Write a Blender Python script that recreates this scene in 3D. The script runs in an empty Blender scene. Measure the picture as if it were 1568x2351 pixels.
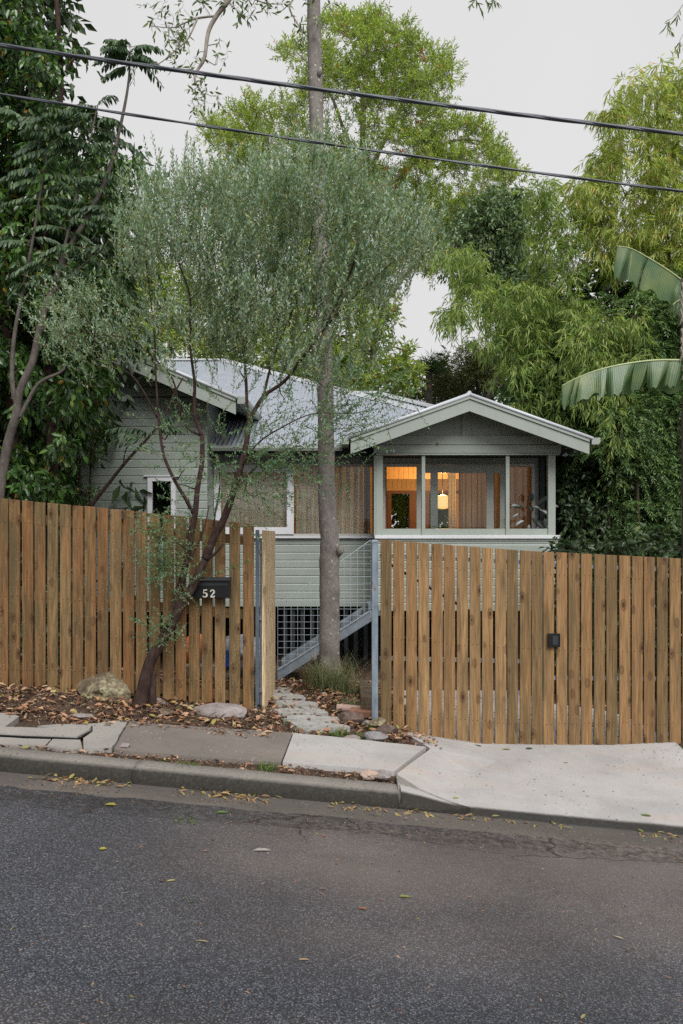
import bpy, bmesh, math, random
import numpy as np
from mathutils import Vector, Matrix, noise as mnoise

random.seed(7); rng = np.random.default_rng(7)
scene = bpy.context.scene
COL = scene.collection
R = math.radians

# ------------------------------------------------------------------ camera, sky, sun, exposure
EYE, FOC, CX, CY = 1.8, 1829.0, 784.0, 1176.0
cam_d = bpy.data.cameras.new("camera"); cam = bpy.data.objects.new("camera", cam_d); COL.objects.link(cam)
cam.location = (0, 0, EYE); cam.rotation_euler = (R(90), 0, 0)
cam_d.sensor_fit = 'HORIZONTAL'; cam_d.sensor_width = 24.0; cam_d.lens = 24.0 * FOC / 1568.0
cam_d.clip_start = 0.05; cam_d.clip_end = 600
scene.camera = cam

world = bpy.data.worlds.new("World"); scene.world = world; world.use_nodes = True
wn = world.node_tree; wn.nodes.clear()
w_out = wn.nodes.new("ShaderNodeOutputWorld")
sky = wn.nodes.new("ShaderNodeTexSky"); sky.sky_type = 'NISHITA'; sky.sun_disc = False
SUN_EL, SUN_AZ = R(46), R(163)
sky.sun_elevation = SUN_EL; sky.sun_rotation = SUN_AZ
bg_sky = wn.nodes.new("ShaderNodeBackground"); bg_sky.inputs[1].default_value = 0.05
wn.links.new(sky.outputs[0], bg_sky.inputs[0])
# closed cloud deck over the clear sky: even pale grey with the faintest drift
tc = wn.nodes.new("ShaderNodeTexCoord"); nz = wn.nodes.new("ShaderNodeTexNoise"); nz.inputs['Scale'].default_value = 1.3
nz.inputs['Detail'].default_value = 3
wn.links.new(tc.outputs['Generated'], nz.inputs['Vector'])
rmp = wn.nodes.new("ShaderNodeValToRGB")
rmp.color_ramp.elements[0].position = .3; rmp.color_ramp.elements[0].color = (.290, .286, .286, 1)
rmp.color_ramp.elements[1].position = .75; rmp.color_ramp.elements[1].color = (.325, .321, .319, 1)
wn.links.new(nz.outputs[0], rmp.inputs[0])
bg_c = wn.nodes.new("ShaderNodeBackground"); bg_c.inputs[1].default_value = 1.0
wn.links.new(rmp.outputs[0], bg_c.inputs[0])
mixw = wn.nodes.new("ShaderNodeMixShader"); mixw.inputs[0].default_value = 0.95
wn.links.new(bg_sky.outputs[0], mixw.inputs[1]); wn.links.new(bg_c.outputs[0], mixw.inputs[2])
wn.links.new(mixw.outputs[0], w_out.inputs[0])

sun_d = bpy.data.lights.new("sun", 'SUN'); sun_d.energy = 1.5; sun_d.angle = R(36); sun_d.color = (1, .98, .95)
sun = bpy.data.objects.new("sun", sun_d); COL.objects.link(sun)
_sd = Vector((math.sin(SUN_AZ) * math.cos(SUN_EL), math.cos(SUN_AZ) * math.cos(SUN_EL), math.sin(SUN_EL)))
sun.rotation_euler = _sd.to_track_quat('Z', 'Y').to_euler(); sun.location = (0, -5, 20)

scene.view_settings.view_transform = 'Standard'; scene.view_settings.look = 'None'
scene.view_settings.exposure = 1.32; scene.view_settings.gamma = 1.0; scene.view_settings.use_curve_mapping = False
cy = scene.cycles
DENOISE = False
cy.max_bounces = 7; cy.diffuse_bounces = 4; cy.glossy_bounces = 3; cy.transmission_bounces = 4
cy.transparent_max_bounces = 12; cy.caustics_reflective = False; cy.caustics_refractive = False
cy.sample_clamp_indirect = 2.0; cy.use_light_tree = True; cy.use_adaptive_sampling = False
try:
    cy.use_denoising = DENOISE; cy.denoiser = 'OPENIMAGEDENOISE'
    cy.denoising_input_passes = 'RGB_ALBEDO_NORMAL'; cy.denoising_prefilter = 'ACCURATE'
except Exception: pass

# ------------------------------------------------------------------ helpers
def P(px, py, Y):
    return Vector(((px - CX) * Y / FOC, Y, EYE - (py - CY) * Y / FOC))
def XX(px, Y): return (px - CX) * Y / FOC
def ZZ(py, Y): return EYE - (py - CY) * Y / FOC
def sstep(a, b, x):
    t = min(1, max(0, (x - a) / (b - a))); return t * t * (3 - 2 * t)

def tag(o, label=None, cat=None, group=None, kind=None):
    if label: o["label"] = label
    if cat: o["category"] = cat
    if group: o["group"] = group
    if kind: o["kind"] = kind
    return o
def empty(name, loc=(0, 0, 0), label=None, cat=None, group=None):
    o = bpy.data.objects.new(name, None); COL.objects.link(o); o.location = loc; o.empty_display_size = .1
    return tag(o, label, cat, group)
def pyd(name, V, F, mat, parent=None, smooth=False, origin=None):
    """mesh object from world-space verts; origin is the object's pivot"""
    V = [Vector(v) for v in V]
    if origin is None:
        o0 = Vector((sum(v.x for v in V) / len(V), sum(v.y for v in V) / len(V), min(v.z for v in V)))
    else: o0 = Vector(origin)
    me = bpy.data.meshes.new(name); me.from_pydata([v - o0 for v in V], [], F)
    if smooth: me.shade_smooth()
    me.update()
    o = bpy.data.objects.new(name, me); COL.objects.link(o)
    if mat is not None:
        for m in (mat if isinstance(mat, (list, tuple)) else [mat]): me.materials.append(m)
    if parent is not None:
        o.parent = parent; o.location = o0 - wloc(parent)
    else: o.location = o0
    return o
def wloc(o):
    v = Vector(o.location)
    while o.parent is not None:
        o = o.parent; v = v + Vector(o.location)
    return v

class MB:
    def __init__(s): s.V = []; s.F = []
    def add(s, V, F):
        n = len(s.V); s.V += [tuple(v) for v in V]; s.F += [tuple(i + n for i in f) for f in F]; return s
    def box(s, x0, x1, y0, y1, z0, z1):
        V = [(x0, y0, z0), (x1, y0, z0), (x1, y1, z0), (x0, y1, z0), (x0, y0, z1), (x1, y0, z1), (x1, y1, z1), (x0, y1, z1)]
        return s.add(V, [(0, 3, 2, 1), (4, 5, 6, 7), (0, 1, 5, 4), (1, 2, 6, 5), (2, 3, 7, 6), (3, 0, 4, 7)])
    def prism(s, pts, y0, y1):
        """polygon in XZ extruded along Y"""
        n = len(pts)
        V = [(p[0], y0, p[1]) for p in pts] + [(p[0], y1, p[1]) for p in pts]
        F = [tuple(range(n)), tuple(range(2 * n - 1, n - 1, -1))] + [(i, i + n, (i + 1) % n + n, (i + 1) % n) for i in range(n)]
        return s.add(V, F)
    def extr_x(s, prof, x0, x1):
        """profile in YZ extruded along X"""
        n = len(prof)
        V = [(x0, p[0], p[1]) for p in prof] + [(x1, p[0], p[1]) for p in prof]
        F = [tuple(range(n)), tuple(range(2 * n - 1, n - 1, -1))] + [(i, (i + 1) % n, (i + 1) % n + n, i + n) for i in range(n)]
        return s.add(V, F)
    def tube(s, pts, rad, sides=6, cap=True):
        pts = [Vector(p) for p in pts]; n = len(pts)
        if not isinstance(rad, (list, tuple)): rad = [rad] * n
        base = len(s.V); up = None
        for i, p in enumerate(pts):
            d = (pts[min(i + 1, n - 1)] - pts[max(i - 1, 0)])
            if d.length < 1e-9: d = Vector((0, 0, 1))
            d.normalize()
            if up is None:
                up = d.orthogonal().normalized()
            else:
                up = up - d * up.dot(d)
                up = up.normalized() if up.length > 1e-6 else d.orthogonal().normalized()
            b = d.cross(up)
            for k in range(sides):
                a = 2 * math.pi * k / sides
                q = p + (up * math.cos(a) + b * math.sin(a)) * rad[i]
                s.V.append((q.x, q.y, q.z))
        for i in range(n - 1):
            for k in range(sides):
                a = base + i * sides + k; b2 = base + i * sides + (k + 1) % sides
                s.F.append((a, b2, b2 + sides, a + sides))
        if cap:
            s.F.append(tuple(base + k for k in range(sides - 1, -1, -1)))
            s.F.append(tuple(base + (n - 1) * sides + k for k in range(sides)))
        return s
    def build(s, name, mat, parent=None, smooth=False, origin=None, bevel=0):
        o = pyd(name, s.V, s.F, mat, parent, smooth, origin)
        if bevel:
            m = o.modifiers.new("bevel", 'BEVEL'); m.width = bevel; m.segments = 1; m.limit_method = 'ANGLE'
        return o

# ------------------------------------------------------------------ materials
def new_mat(name):
    m = bpy.data.materials.new(name); m.use_nodes = True
    t = m.node_tree; b = t.nodes['Principled BSDF']; return m, t, b
def nd(t, typ, **kw):
    n = t.nodes.new(typ)
    for k, v in kw.items():
        if k in n.inputs: n.inputs[k].default_value = v
        else: setattr(n, k, v)
    return n
def ramp(t, fac, stops, interp='LINEAR'):
    r = t.nodes.new("ShaderNodeValToRGB"); cr = r.color_ramp; cr.interpolation = interp
    while len(cr.elements) > 1: cr.elements.remove(cr.elements[-1])
    cr.elements[0].position = stops[0][0]; cr.elements[0].color = tuple(stops[0][1]) + ((1,) if len(stops[0][1]) == 3 else ())
    for p, c in stops[1:]:
        e = cr.elements.new(p); e.color = tuple(c) + ((1,) if len(c) == 3 else ())
    t.links.new(fac, r.inputs[0]); return r.outputs[0]
def mixc(t, a, b, fac, mode='MIX'):
    n = t.nodes.new("ShaderNodeMix"); n.data_type = 'RGBA'; n.blend_type = mode
    for s, v in ((6, a), (7, b), (0, fac)):
        if hasattr(v, 'is_output') or isinstance(v, bpy.types.NodeSocket): t.links.new(v, n.inputs[s])
        elif s == 0: n.inputs[0].default_value = v
        else: n.inputs[s].default_value = tuple(v) + ((1,) if len(v) == 3 else ())
    return n.outputs[2]
def g3(v): return (v, v, v)
def coords(t, kind='Object', scale=(1, 1, 1), rnd=False):
    tc = t.nodes.new("ShaderNodeTexCoord"); mp = t.nodes.new("ShaderNodeMapping"); mp.inputs['Scale'].default_value = scale
    if kind == 'World':
        g = t.nodes.new("ShaderNodeNewGeometry"); t.links.new(g.outputs['Position'], mp.inputs['Vector'])
    else: t.links.new(tc.outputs[kind], mp.inputs['Vector'])
    if rnd:
        oi = t.nodes.new("ShaderNodeObjectInfo"); mul = t.nodes.new("ShaderNodeVectorMath"); mul.operation = 'SCALE'
        cb = t.nodes.new("ShaderNodeCombineXYZ")
        for i in range(3): t.links.new(oi.outputs['Random'], cb.inputs[i])
        t.links.new(cb.outputs[0], mul.inputs[0]); mul.inputs['Scale'].default_value = 37.0
        t.links.new(mul.outputs[0], mp.inputs['Location'])
    return mp.outputs[0]
def noi(t, vec, scale, detail=4, rough=.6, dist=0):
    n = t.nodes.new("ShaderNodeTexNoise"); n.inputs['Scale'].default_value = scale; n.inputs['Detail'].default_value = detail
    n.inputs['Roughness'].default_value = rough; n.inputs['Distortion'].default_value = dist
    t.links.new(vec, n.inputs['Vector']); return n.outputs[0]
def vor(t, vec, scale, feature='F1', out='Distance'):
    n = t.nodes.new("ShaderNodeTexVoronoi"); n.feature = feature; n.inputs['Scale'].default_value = scale
    t.links.new(vec, n.inputs['Vector']); return n.outputs[out]
def bump(t, b, h, strength=.3, dist=.01):
    n = t.nodes.new("ShaderNodeBump"); n.inputs['Strength'].default_value = strength; n.inputs['Distance'].default_value = dist
    t.links.new(h, n.inputs['Height']); t.links.new(n.outputs[0], b.inputs['Normal'])
def mth(t, op, a, b=0.0, clamp=False):
    n = t.nodes.new("ShaderNodeMath"); n.operation = op; n.use_clamp = clamp
    for i, v in enumerate((a, b)):
        if isinstance(v, bpy.types.NodeSocket): t.links.new(v, n.inputs[i])
        else: n.inputs[i].default_value = v
    return n.outputs[0]

def m_plain(name, col, rough=.6, metal=0, var=.12, scale=6, bmp=.1, spec=.5):
    m, t, b = new_mat(name)
    v = coords(t, 'World'); n = noi(t, v, scale, 5, .65)
    c = ramp(t, n, [(.3, tuple(x * (1 - var) for x in col)), (.7, tuple(min(1, x * (1 + var)) for x in col))])
    t.links.new(c, b.inputs['Base Color']); b.inputs['Roughness'].default_value = rough; b.inputs['Metallic'].default_value = metal
    b.inputs['Specular IOR Level'].default_value = spec
    if bmp: bump(t, b, noi(t, v, scale * 12, 3), bmp, .004)
    return m

def m_paint(name, col, rough=.45):
    m, t, b = new_mat(name); v = coords(t, 'World')
    n = noi(t, v, 1.7, 6, .7); n2 = noi(t, coords(t, 'World', (9, 9, 1.2)), 3, 4)
    c = ramp(t, n, [(.25, tuple(x * .86 for x in col)), (.6, col), (.85, tuple(min(1, x * 1.07) for x in col))])
    c = mixc(t, c, tuple(x * .72 for x in col), ramp(t, n2, [(.55, g3(0)), (.85, g3(.45))]))
    t.links.new(c, b.inputs['Base Color']); b.inputs['Roughness'].default_value = rough
    bump(t, b, noi(t, coords(t, 'World', (1, 6, 6)), 5, 2), .06, .004); return m

def m_wood(name, cols, lichen=.0, grain=(55, 55, 2.2), wk=1.0, fk=1.0):
    m, t, b = new_mat(name)
    v = coords(t, 'Object', grain, True); n = noi(t, v, 1.0, 6, .65, .6)
    oi = t.nodes.new("ShaderNodeObjectInfo")
    v2 = coords(t, 'Object', (8, 8, 1.1), True); n2 = noi(t, v2, 1.2, 5, .6, .8)
    base = ramp(t, oi.outputs['Random'], [(0, cols[0]), (.3, cols[1]), (.6, cols[2]), (1, cols[3])])
    dark = mixc(t, base, (.34, .28, .22), 1.0, 'MULTIPLY')
    c = mixc(t, base, dark, ramp(t, n, [(.40, g3(0)), (.66, g3(.75 * fk))]))
    # broad weathered streaks, olive grey
    c = mixc(t, c, (.085, .068, .034), ramp(t, n2, [(.45, g3(0)), (.62, g3(.85 * wk))]))
    # reddish heartwood streaks
    n3 = noi(t, coords(t, 'Object', (14, 14, .9), True), 1.5, 4)
    c = mixc(t, c, (.30, .105, .035), ramp(t, n3, [(.56, g3(0)), (.74, g3(.5 * wk))]))
    fg = noi(t, coords(t, 'Object', (160, 160, 5), True), 1.0, 4, .7)
    c = mixc(t, c, mixc(t, c, (.45, .40, .34), 1.0, 'MULTIPLY'), ramp(t, fg, [(.46, g3(0)), (.62, g3(.7 * fk))]))
    c = mixc(t, c, mixc(t, c, (1.5, 1.45, 1.4), 1.0, 'MULTIPLY'), ramp(t, fg, [(.30, g3(.6)), (.42, g3(0))]))
    # knots
    kv = coords(t, 'Object', (9, 9, 4.6), True); kd = vor(t, kv, 1.0)
    c = mixc(t, c, (.05, .022, .010), ramp(t, kd, [(.09, g3(.95)), (.13, g3(.3)), (.19, g3(.55)), (.26, g3(0))]))
    if lichen:
        l = vor(t, coords(t, 'Object', (1, 1, .55), True), 62); ln = noi(t, v2, 1.7, 3)
        f = mth(t, 'MULTIPLY', ramp(t, l, [(.16, g3(1)), (.30, g3(0))]), ramp(t, ln, [(.44, g3(0)), (.6, g3(lichen))]))
        c = mixc(t, c, (.30, .25, .13), f)
    t.links.new(c, b.inputs['Base Color']); b.inputs['Roughness'].default_value = .8
    b.inputs['Specular IOR Level'].default_value = .25
    bump(t, b, n, .5, .004); return m

def m_leaf(name, stops, trans=.35, rough=.45, spec=.4, ns=1.4, dk=(.66, .72, .64), nk=.9):
    """stops: colour ramp over a random value per leaf"""
    m, t, b = new_mat(name)
    g = t.nodes.new("ShaderNodeNewGeometry")
    c = ramp(t, g.outputs['Random Per Island'], stops)
    nn = noi(t, coords(t, 'World'), ns, 4)
    c = mixc(t, c, mixc(t, c, dk, 1.0, 'MULTIPLY'), ramp(t, nn, [(.42, g3(0)), (.6, g3(nk))]))
    t.links.new(c, b.inputs['Base Color']); b.inputs['Roughness'].default_value = rough
    b.inputs['Specular IOR Level'].default_value = spec
    tr = t.nodes.new("ShaderNodeBsdfTranslucent"); t.links.new(mixc(t, c, (1.15, 1.35, .55), 1.0, 'MULTIPLY'), tr.inputs[0])
    mx = t.nodes.new("ShaderNodeMixShader"); mx.inputs[0].default_value = trans
    t.links.new(b.outputs[0], mx.inputs[1]); t.links.new(tr.outputs[0], mx.inputs[2])
    t.links.new(mx.outputs[0], t.nodes['Material Output'].inputs[0]); return m

def m_bark(name, cols, scale=1.0, stretch=.25, spots=None, bmp=.6):
    m, t, b = new_mat(name)
    v = coords(t, 'World', (1, 1, stretch)); n = noi(t, v, 28 * scale, 6, .7, .5); n2 = noi(t, coords(t, 'World'), 4 * scale, 4)
    c = ramp(t, n, [(.3, cols[0]), (.55, cols[1]), (.75, cols[2])])
    c = mixc(t, c, tuple(x * .55 for x in cols[0]), ramp(t, n2, [(.45, g3(0)), (.7, g3(.6))]))
    if spots:
        d = vor(t, coords(t, 'World'), 16); nn = noi(t, coords(t, 'World'), 1.2, 2)
        f = mth(t, 'MULTIPLY', ramp(t, d, [(.17, g3(1)), (.22, g3(0))]), ramp(t, nn, [(.42, g3(0)), (.55, g3(.85))]))
        c = mixc(t, c, spots, f)
    t.links.new(c, b.inputs['Base Color']); b.inputs['Roughness'].default_value = .9
    b.inputs['Specular IOR Level'].default_value = .2
    bump(t, b, n, bmp, .012); return m

def m_concrete(name, col, stain=(.2, .18, .15), agg=.4, spots=0.35, warm=0.0, face=0):
    m, t, b = new_mat(name); v = coords(t, 'World')
    n = noi(t, v, 2.2, 7, .7); n2 = noi(t, v, 60, 4, .7)
    c = ramp(t, n, [(.3, tuple(x * .8 for x in col)), (.55, col), (.8, tuple(min(1, x * 1.12) for x in col))])
    c = mixc(t, c, tuple(x * .45 for x in col), ramp(t, n2, [(.5, g3(0)), (.72, g3(agg))]))
    c = mixc(t, c, tuple(min(1, x * 1.7) for x in col), ramp(t, noi(t, v, 90, 2), [(.62, g3(0)), (.74, g3(agg * .6))]))
    vs = coords(t, 'World', (1, .55, 1)); d = vor(t, vs, 22); d2 = noi(t, v, 5, 3)
    f = mth(t, 'MULTIPLY', ramp(t, d, [(.10, g3(1)), (.18, g3(0))]), ramp(t, d2, [(.45, g3(0)), (.6, g3(spots))]))
    c = mixc(t, c, stain, f)
    if warm:
        c = mixc(t, c, (.42, .33, .27), ramp(t, noi(t, coords(t, 'World', (.6, 1.8, 1)), 1.6, 5), [(.5, g3(0)), (.75, g3(warm))]))
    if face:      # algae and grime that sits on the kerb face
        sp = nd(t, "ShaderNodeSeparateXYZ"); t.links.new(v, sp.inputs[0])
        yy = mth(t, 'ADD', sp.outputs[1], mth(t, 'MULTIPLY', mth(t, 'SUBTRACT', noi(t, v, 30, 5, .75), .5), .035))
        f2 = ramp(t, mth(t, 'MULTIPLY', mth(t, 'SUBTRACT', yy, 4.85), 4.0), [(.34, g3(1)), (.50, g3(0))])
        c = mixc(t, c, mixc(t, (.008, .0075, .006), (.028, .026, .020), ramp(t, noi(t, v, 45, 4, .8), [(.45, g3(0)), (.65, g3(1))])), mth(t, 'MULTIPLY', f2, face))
    t.links.new(c, b.inputs['Base Color']); b.inputs['Roughness'].default_value = .9
    b.inputs['Specular IOR Level'].default_value = .25
    bump(t, b, n2, .35, .004); return m

def m_asphalt():
    m, t, b = new_mat("asphalt"); v = coords(t, 'World')
    vo = nd(t, "ShaderNodeTexVoronoi"); vo.inputs['Scale'].default_value = 135; t.links.new(v, vo.inputs['Vector'])
    sep = nd(t, "ShaderNodeSeparateColor"); t.links.new(vo.outputs['Color'], sep.inputs[0])
    stone = ramp(t, sep.outputs[0], [(0, (.026, .031, .041)), (.5, (.052, .059, .075)), (.82, (.085, .093, .112)), (.95, (.125, .13, .145)), (.99, (.17, .15, .13))])
    tarm = ramp(t, vo.outputs['Distance'], [(.35, g3(0)), (.62, g3(.9))])
    c = mixc(t, stone, (.014, .014, .016), tarm)
    # worn paler wheel path and brown dust
    big = noi(t, coords(t, 'World', (.35, 1.1, 1)), 1.1, 5)
    dust = mixc(t, c, (.185, .145, .12), .68)
    # dust tint grows near the gutter and in a patch on the right
    sp = nd(t, "ShaderNodeSeparateXYZ"); t.links.new(v, sp.inputs[0])
    near = ramp(t, mth(t, 'MULTIPLY', sp.outputs[1], .2), [(.56, g3(0)), (.74, g3(.6)), (.92, g3(.85))])
    xs = ramp(t, mth(t, 'ADD', mth(t, 'MULTIPLY', sp.outputs[0], .2), .5), [(.25, g3(.12)), (.5, g3(1)), (.85, g3(.9))])
    f = mth(t, 'MULTIPLY', mth(t, 'MULTIPLY', near, xs), ramp(t, big, [(.3, g3(.25)), (.6, g3(1))]), True)
    c = mixc(t, c, dust, f)
    nearL = ramp(t, mth(t, 'MULTIPLY', sp.outputs[1], .2), [(.50, g3(.55)), (.56, g3(0))])
    c = mixc(t, c, mixc(t, c, (.13, .09, .06), .4), mth(t, 'MULTIPLY', nearL, ramp(t, big, [(.4, g3(0)), (.6, g3(1))])))
    c = mixc(t, c, mixc(t, c, (1.4, 1.4, 1.42), 1.0, 'MULTIPLY'), ramp(t, noi(t, v, .9, 4), [(.42, g3(0)), (.62, g3(.8))]))
    wv = nd(t, "ShaderNodeVectorMath"); wv.operation = 'ADD'; nn_ = nd(t, "ShaderNodeTexNoise"); nn_.inputs['Scale'].default_value = 6; nn_.inputs['Detail'].default_value = 5; t.links.new(v, nn_.inputs['Vector'])
    sc = nd(t, "ShaderNodeVectorMath"); sc.operation = 'SCALE'; sc.inputs['Scale'].default_value = .22; t.links.new(nn_.outputs['Color'], sc.inputs[0])
    t.links.new(coords(t, 'World', (.8, 2.4, 0)), wv.inputs[0]); t.links.new(sc.outputs[0], wv.inputs[1])
    ce = vor(t, wv.outputs[0], 1.0, 'DISTANCE_TO_EDGE'); cm = ramp(t, mth(t, 'MULTIPLY', sp.outputs[1], .2), [(.83, g3(0)), (.87, g3(1))])
    cr = mth(t, 'MULTIPLY', ramp(t, ce, [(.003, g3(1)), (.010, g3(0))]), cm)
    c = mixc(t, c, (.012, .010, .008), mth(t, 'MULTIPLY', cr, .9))
    rg = mth(t, 'MULTIPLY', ramp(t, mth(t, 'MULTIPLY', sp.outputs[1], .2), [(.865, g3(0)), (.885, g3(1))]), ramp(t, noi(t, v, 24, 5, .7), [(.40, g3(0)), (.6, g3(.75))]))
    c = mixc(t, c, (.018, .016, .014), rg)
    t.links.new(c, b.inputs['Base Color']); b.inputs['Roughness'].default_value = .72
    b.inputs['Specular IOR Level'].default_value = .4
    hb = mth(t, 'SUBTRACT', 1.0, vo.outputs['Distance']); bump(t, b, hb, .55, .005); return m

def m_soil():
    m, t, b = new_mat("mulch_soil"); v = coords(t, 'World')
    n = noi(t, v, 45, 6, .8, .8); n2 = noi(t, v, 3, 4)
    c = ramp(t, n, [(.3, (.035, .024, .018)), (.5, (.11, .075, .054)), (.65, (.19, .135, .10)), (.8, (.28, .21, .155))])
    c = mixc(t, c, (.05, .035, .025), ramp(t, n2, [(.4, g3(0)), (.7, g3(.5))]))
    t.links.new(c, b.inputs['Base Color']); b.inputs['Roughness'].default_value = 1; b.inputs['Specular IOR Level'].default_value = .1
    bump(t, b, n, 1.0, .02); return m

def m_glass():
    m, t, b = new_mat("window_glass"); t.nodes.remove(b)
    fr = nd(t, "ShaderNodeFresnel"); fr.inputs[0].default_value = 1.45
    tr = nd(t, "ShaderNodeBsdfTransparent"); tr.inputs[0].default_value = (.93, .95, .94, 1)
    gl = nd(t, "ShaderNodeBsdfGlossy"); gl.inputs['Roughness'].default_value = .02
    mx = nd(t, "ShaderNodeMixShader"); fm = mth(t, 'MULTIPLY', fr.outputs[0], 1.0, True)
    t.links.new(fm, mx.inputs[0]); t.links.new(tr.outputs[0], mx.inputs[1]); t.links.new(gl.outputs[0], mx.inputs[2])
    t.links.new(mx.outputs[0], t.nodes['Material Output'].inputs[0]); return m

def m_curtain(name, col):
    m, t, b = new_mat(name); v = coords(t, 'World', (120, 1, 6)); n = noi(t, v, 1, 4)
    w = noi(t, coords(t, 'World', (6, 1, 90)), 1, 3)
    c = ramp(t, n, [(.3, tuple(x * .8 for x in col)), (.7, tuple(x * 1.12 for x in col))])
    c = mixc(t, c, tuple(x * .8 for x in col), ramp(t, w, [(.4, g3(0)), (.7, g3(.5))]))
    t.links.new(c, b.inputs['Base Color']); b.inputs['Roughness'].default_value = .95; b.inputs['Specular IOR Level'].default_value = .1
    tr = nd(t, "ShaderNodeBsdfTranslucent"); t.links.new(c, tr.inputs[0])
    mx = nd(t, "ShaderNodeMixShader"); mx.inputs[0].default_value = .22
    t.links.new(b.outputs[0], mx.inputs[1]); t.links.new(tr.outputs[0], mx.inputs[2])
    t.links.new(mx.outputs[0], t.nodes['Material Output'].inputs[0]); return m

def m_rock(name, cols, lich=(.30, .29, .16), f=.6):
    m, t, b = new_mat(name); v = coords(t, 'Object'); n = noi(t, v, 9, 8, .75, .6); n2 = noi(t, v, 35, 4); n3 = noi(t, v, 4, 3)
    c = ramp(t, n, [(.3, cols[0]), (.5, cols[1]), (.72, cols[2])])
    c = mixc(t, c, lich, mth(t, 'MULTIPLY', ramp(t, n2, [(.45, g3(0)), (.6, g3(1))]), ramp(t, n3, [(.42, g3(0)), (.6, g3(f))])))
    t.links.new(c, b.inputs['Base Color']); b.inputs['Roughness'].default_value = .95; b.inputs['Specular IOR Level'].default_value = .2
    bump(t, b, n, .8, .02); return m

def m_emit(name, col, s):
    m, t, b = new_mat(name); b.inputs['Base Color'].default_value = col + (1,)
    b.inputs['Emission Color'].default_value = col + (1,); b.inputs['Emission Strength'].default_value = s; return m

SAGE = (.285, .322, .288)
M = dict(
    sage=m_paint("sage_paint", SAGE), sage_d=m_paint("sage_trim_paint", (.30, .335, .30)),
    white=m_paint("white_paint", (.62, .63, .66)), cream=m_paint("window_trim_paint", (.44, .43, .40)),
    grey_frame=m_paint("grey_screen_paint", (.33, .35, .32)),
    post=m_plain("dull_steel", (.10, .125, .155), .5, .3, .25, 9, .1),
    galv=m_plain("galvanised_steel", (.23, .27, .31), .45, .45, .25, 9, .1),
    roof=m_plain("zinc_roof", (.36, .39, .45), .5, .2, .07, 3, .05),
    cap=m_plain("roof_capping", (.46, .48, .52), .5, .1, .05, 3, .05),
    dark=m_plain("black_metal", (.008, .009, .010), .35, .2, .2, 8, .05),
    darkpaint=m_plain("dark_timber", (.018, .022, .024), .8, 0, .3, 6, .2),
    fence_l=m_wood("weathered_paling", [(.14, .090, .042), (.235, .140, .060), (.215, .105, .042), (.26, .170, .080)], .5, wk=.85, fk=.9),
    fence_r=m_wood("gate_paling", [(.31, .180, .080), (.205, .135, .064), (.36, .225, .108), (.27, .150, .064)], .1, wk=.55, fk=.8),
    fence_new=m_wood("pale_paling", [(.74, .58, .36), (.80, .64, .42), (.70, .54, .33), (.78, .62, .40)], 0, wk=.12),
    rail=m_wood("rail_timber", [(.14, .085, .04), (.17, .10, .05), (.15, .08, .04), (.18, .11, .05)], .2, (3, 30, 30)),
    asphalt=m_asphalt(), soil=m_soil(), glass=m_glass(),
    conc_new=m_concrete("pale_concrete", (.38, .37, .36), (.14, .11, .09), .18, .7, .35),
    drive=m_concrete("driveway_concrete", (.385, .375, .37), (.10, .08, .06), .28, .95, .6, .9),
    conc_mid=m_concrete("footpath_concrete", (.29, .275, .255), (.12, .09, .07), .35, .6, .2),
    conc_old=m_concrete("old_dark_concrete", (.175, .155, .14), (.5, .46, .40), .4, .5, .2),
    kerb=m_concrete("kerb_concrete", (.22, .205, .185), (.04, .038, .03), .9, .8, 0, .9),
    gutter=m_concrete("gutter_concrete", (.105, .094, .085), (.26, .22, .18), .9, .7, .12),
    curtain=m_curtain("linen_curtain", (.80, .73, .62)), curtain_d=m_curtain("brown_curtain", (.36, .27, .19)),
    bark_grey=m_bark("smooth_grey_bark", [(.14, .125, .114), (.235, .213, .196), (.31, .282, .26)], 1.6, .7, (.42, .42, .36), .35),
    bark_dark=m_bark("dark_bark", [(.028, .016, .013), (.062, .038, .032), (.10, .07, .058)], 1.5, .25, None, .9),
    bark_brown=m_bark("brown_grey_bark", [(.075, .062, .055), (.125, .108, .097), (.18, .16, .145)], 1.2, .5),
    bark_pale=m_bark("pale_bark", [(.20, .175, .15), (.28, .25, .215), (.34, .31, .27)], 1.0, .5),
    culm=m_bark("bamboo_culm", [(.06, .055, .03), (.12, .10, .065), (.18, .15, .10)], 1.0, .3, None, .2),
    path_stone=m_rock("slate_path_stone", [(.22, .21, .20), (.34, .335, .32), (.44, .43, .42)], (.22, .21, .16), .3),
    rock_big=m_rock("lichened_rock", [(.045, .034, .024), (.13, .10, .066), (.26, .225, .155)], (.36, .34, .22), .8),
    rock_grey=m_rock("pink_grey_rock", [(.15, .12, .11), (.27, .23, .22), (.36, .32, .31)], (.2, .2, .2), .4),
    rock_dark=m_rock("brown_rock", [(.05, .035, .028), (.12, .085, .07), (.20, .15, .125)], (.2, .15, .13), .3),
    brick=m_plain("orange_brick", (.27, .135, .085), .9, 0, .3, 25, .5),
    log=m_wood("grey_sleeper", [(.24, .20, .165), (.28, .24, .20), (.22, .18, .15), (.26, .22, .18)], 0, (3, 30, 30)),
)

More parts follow.
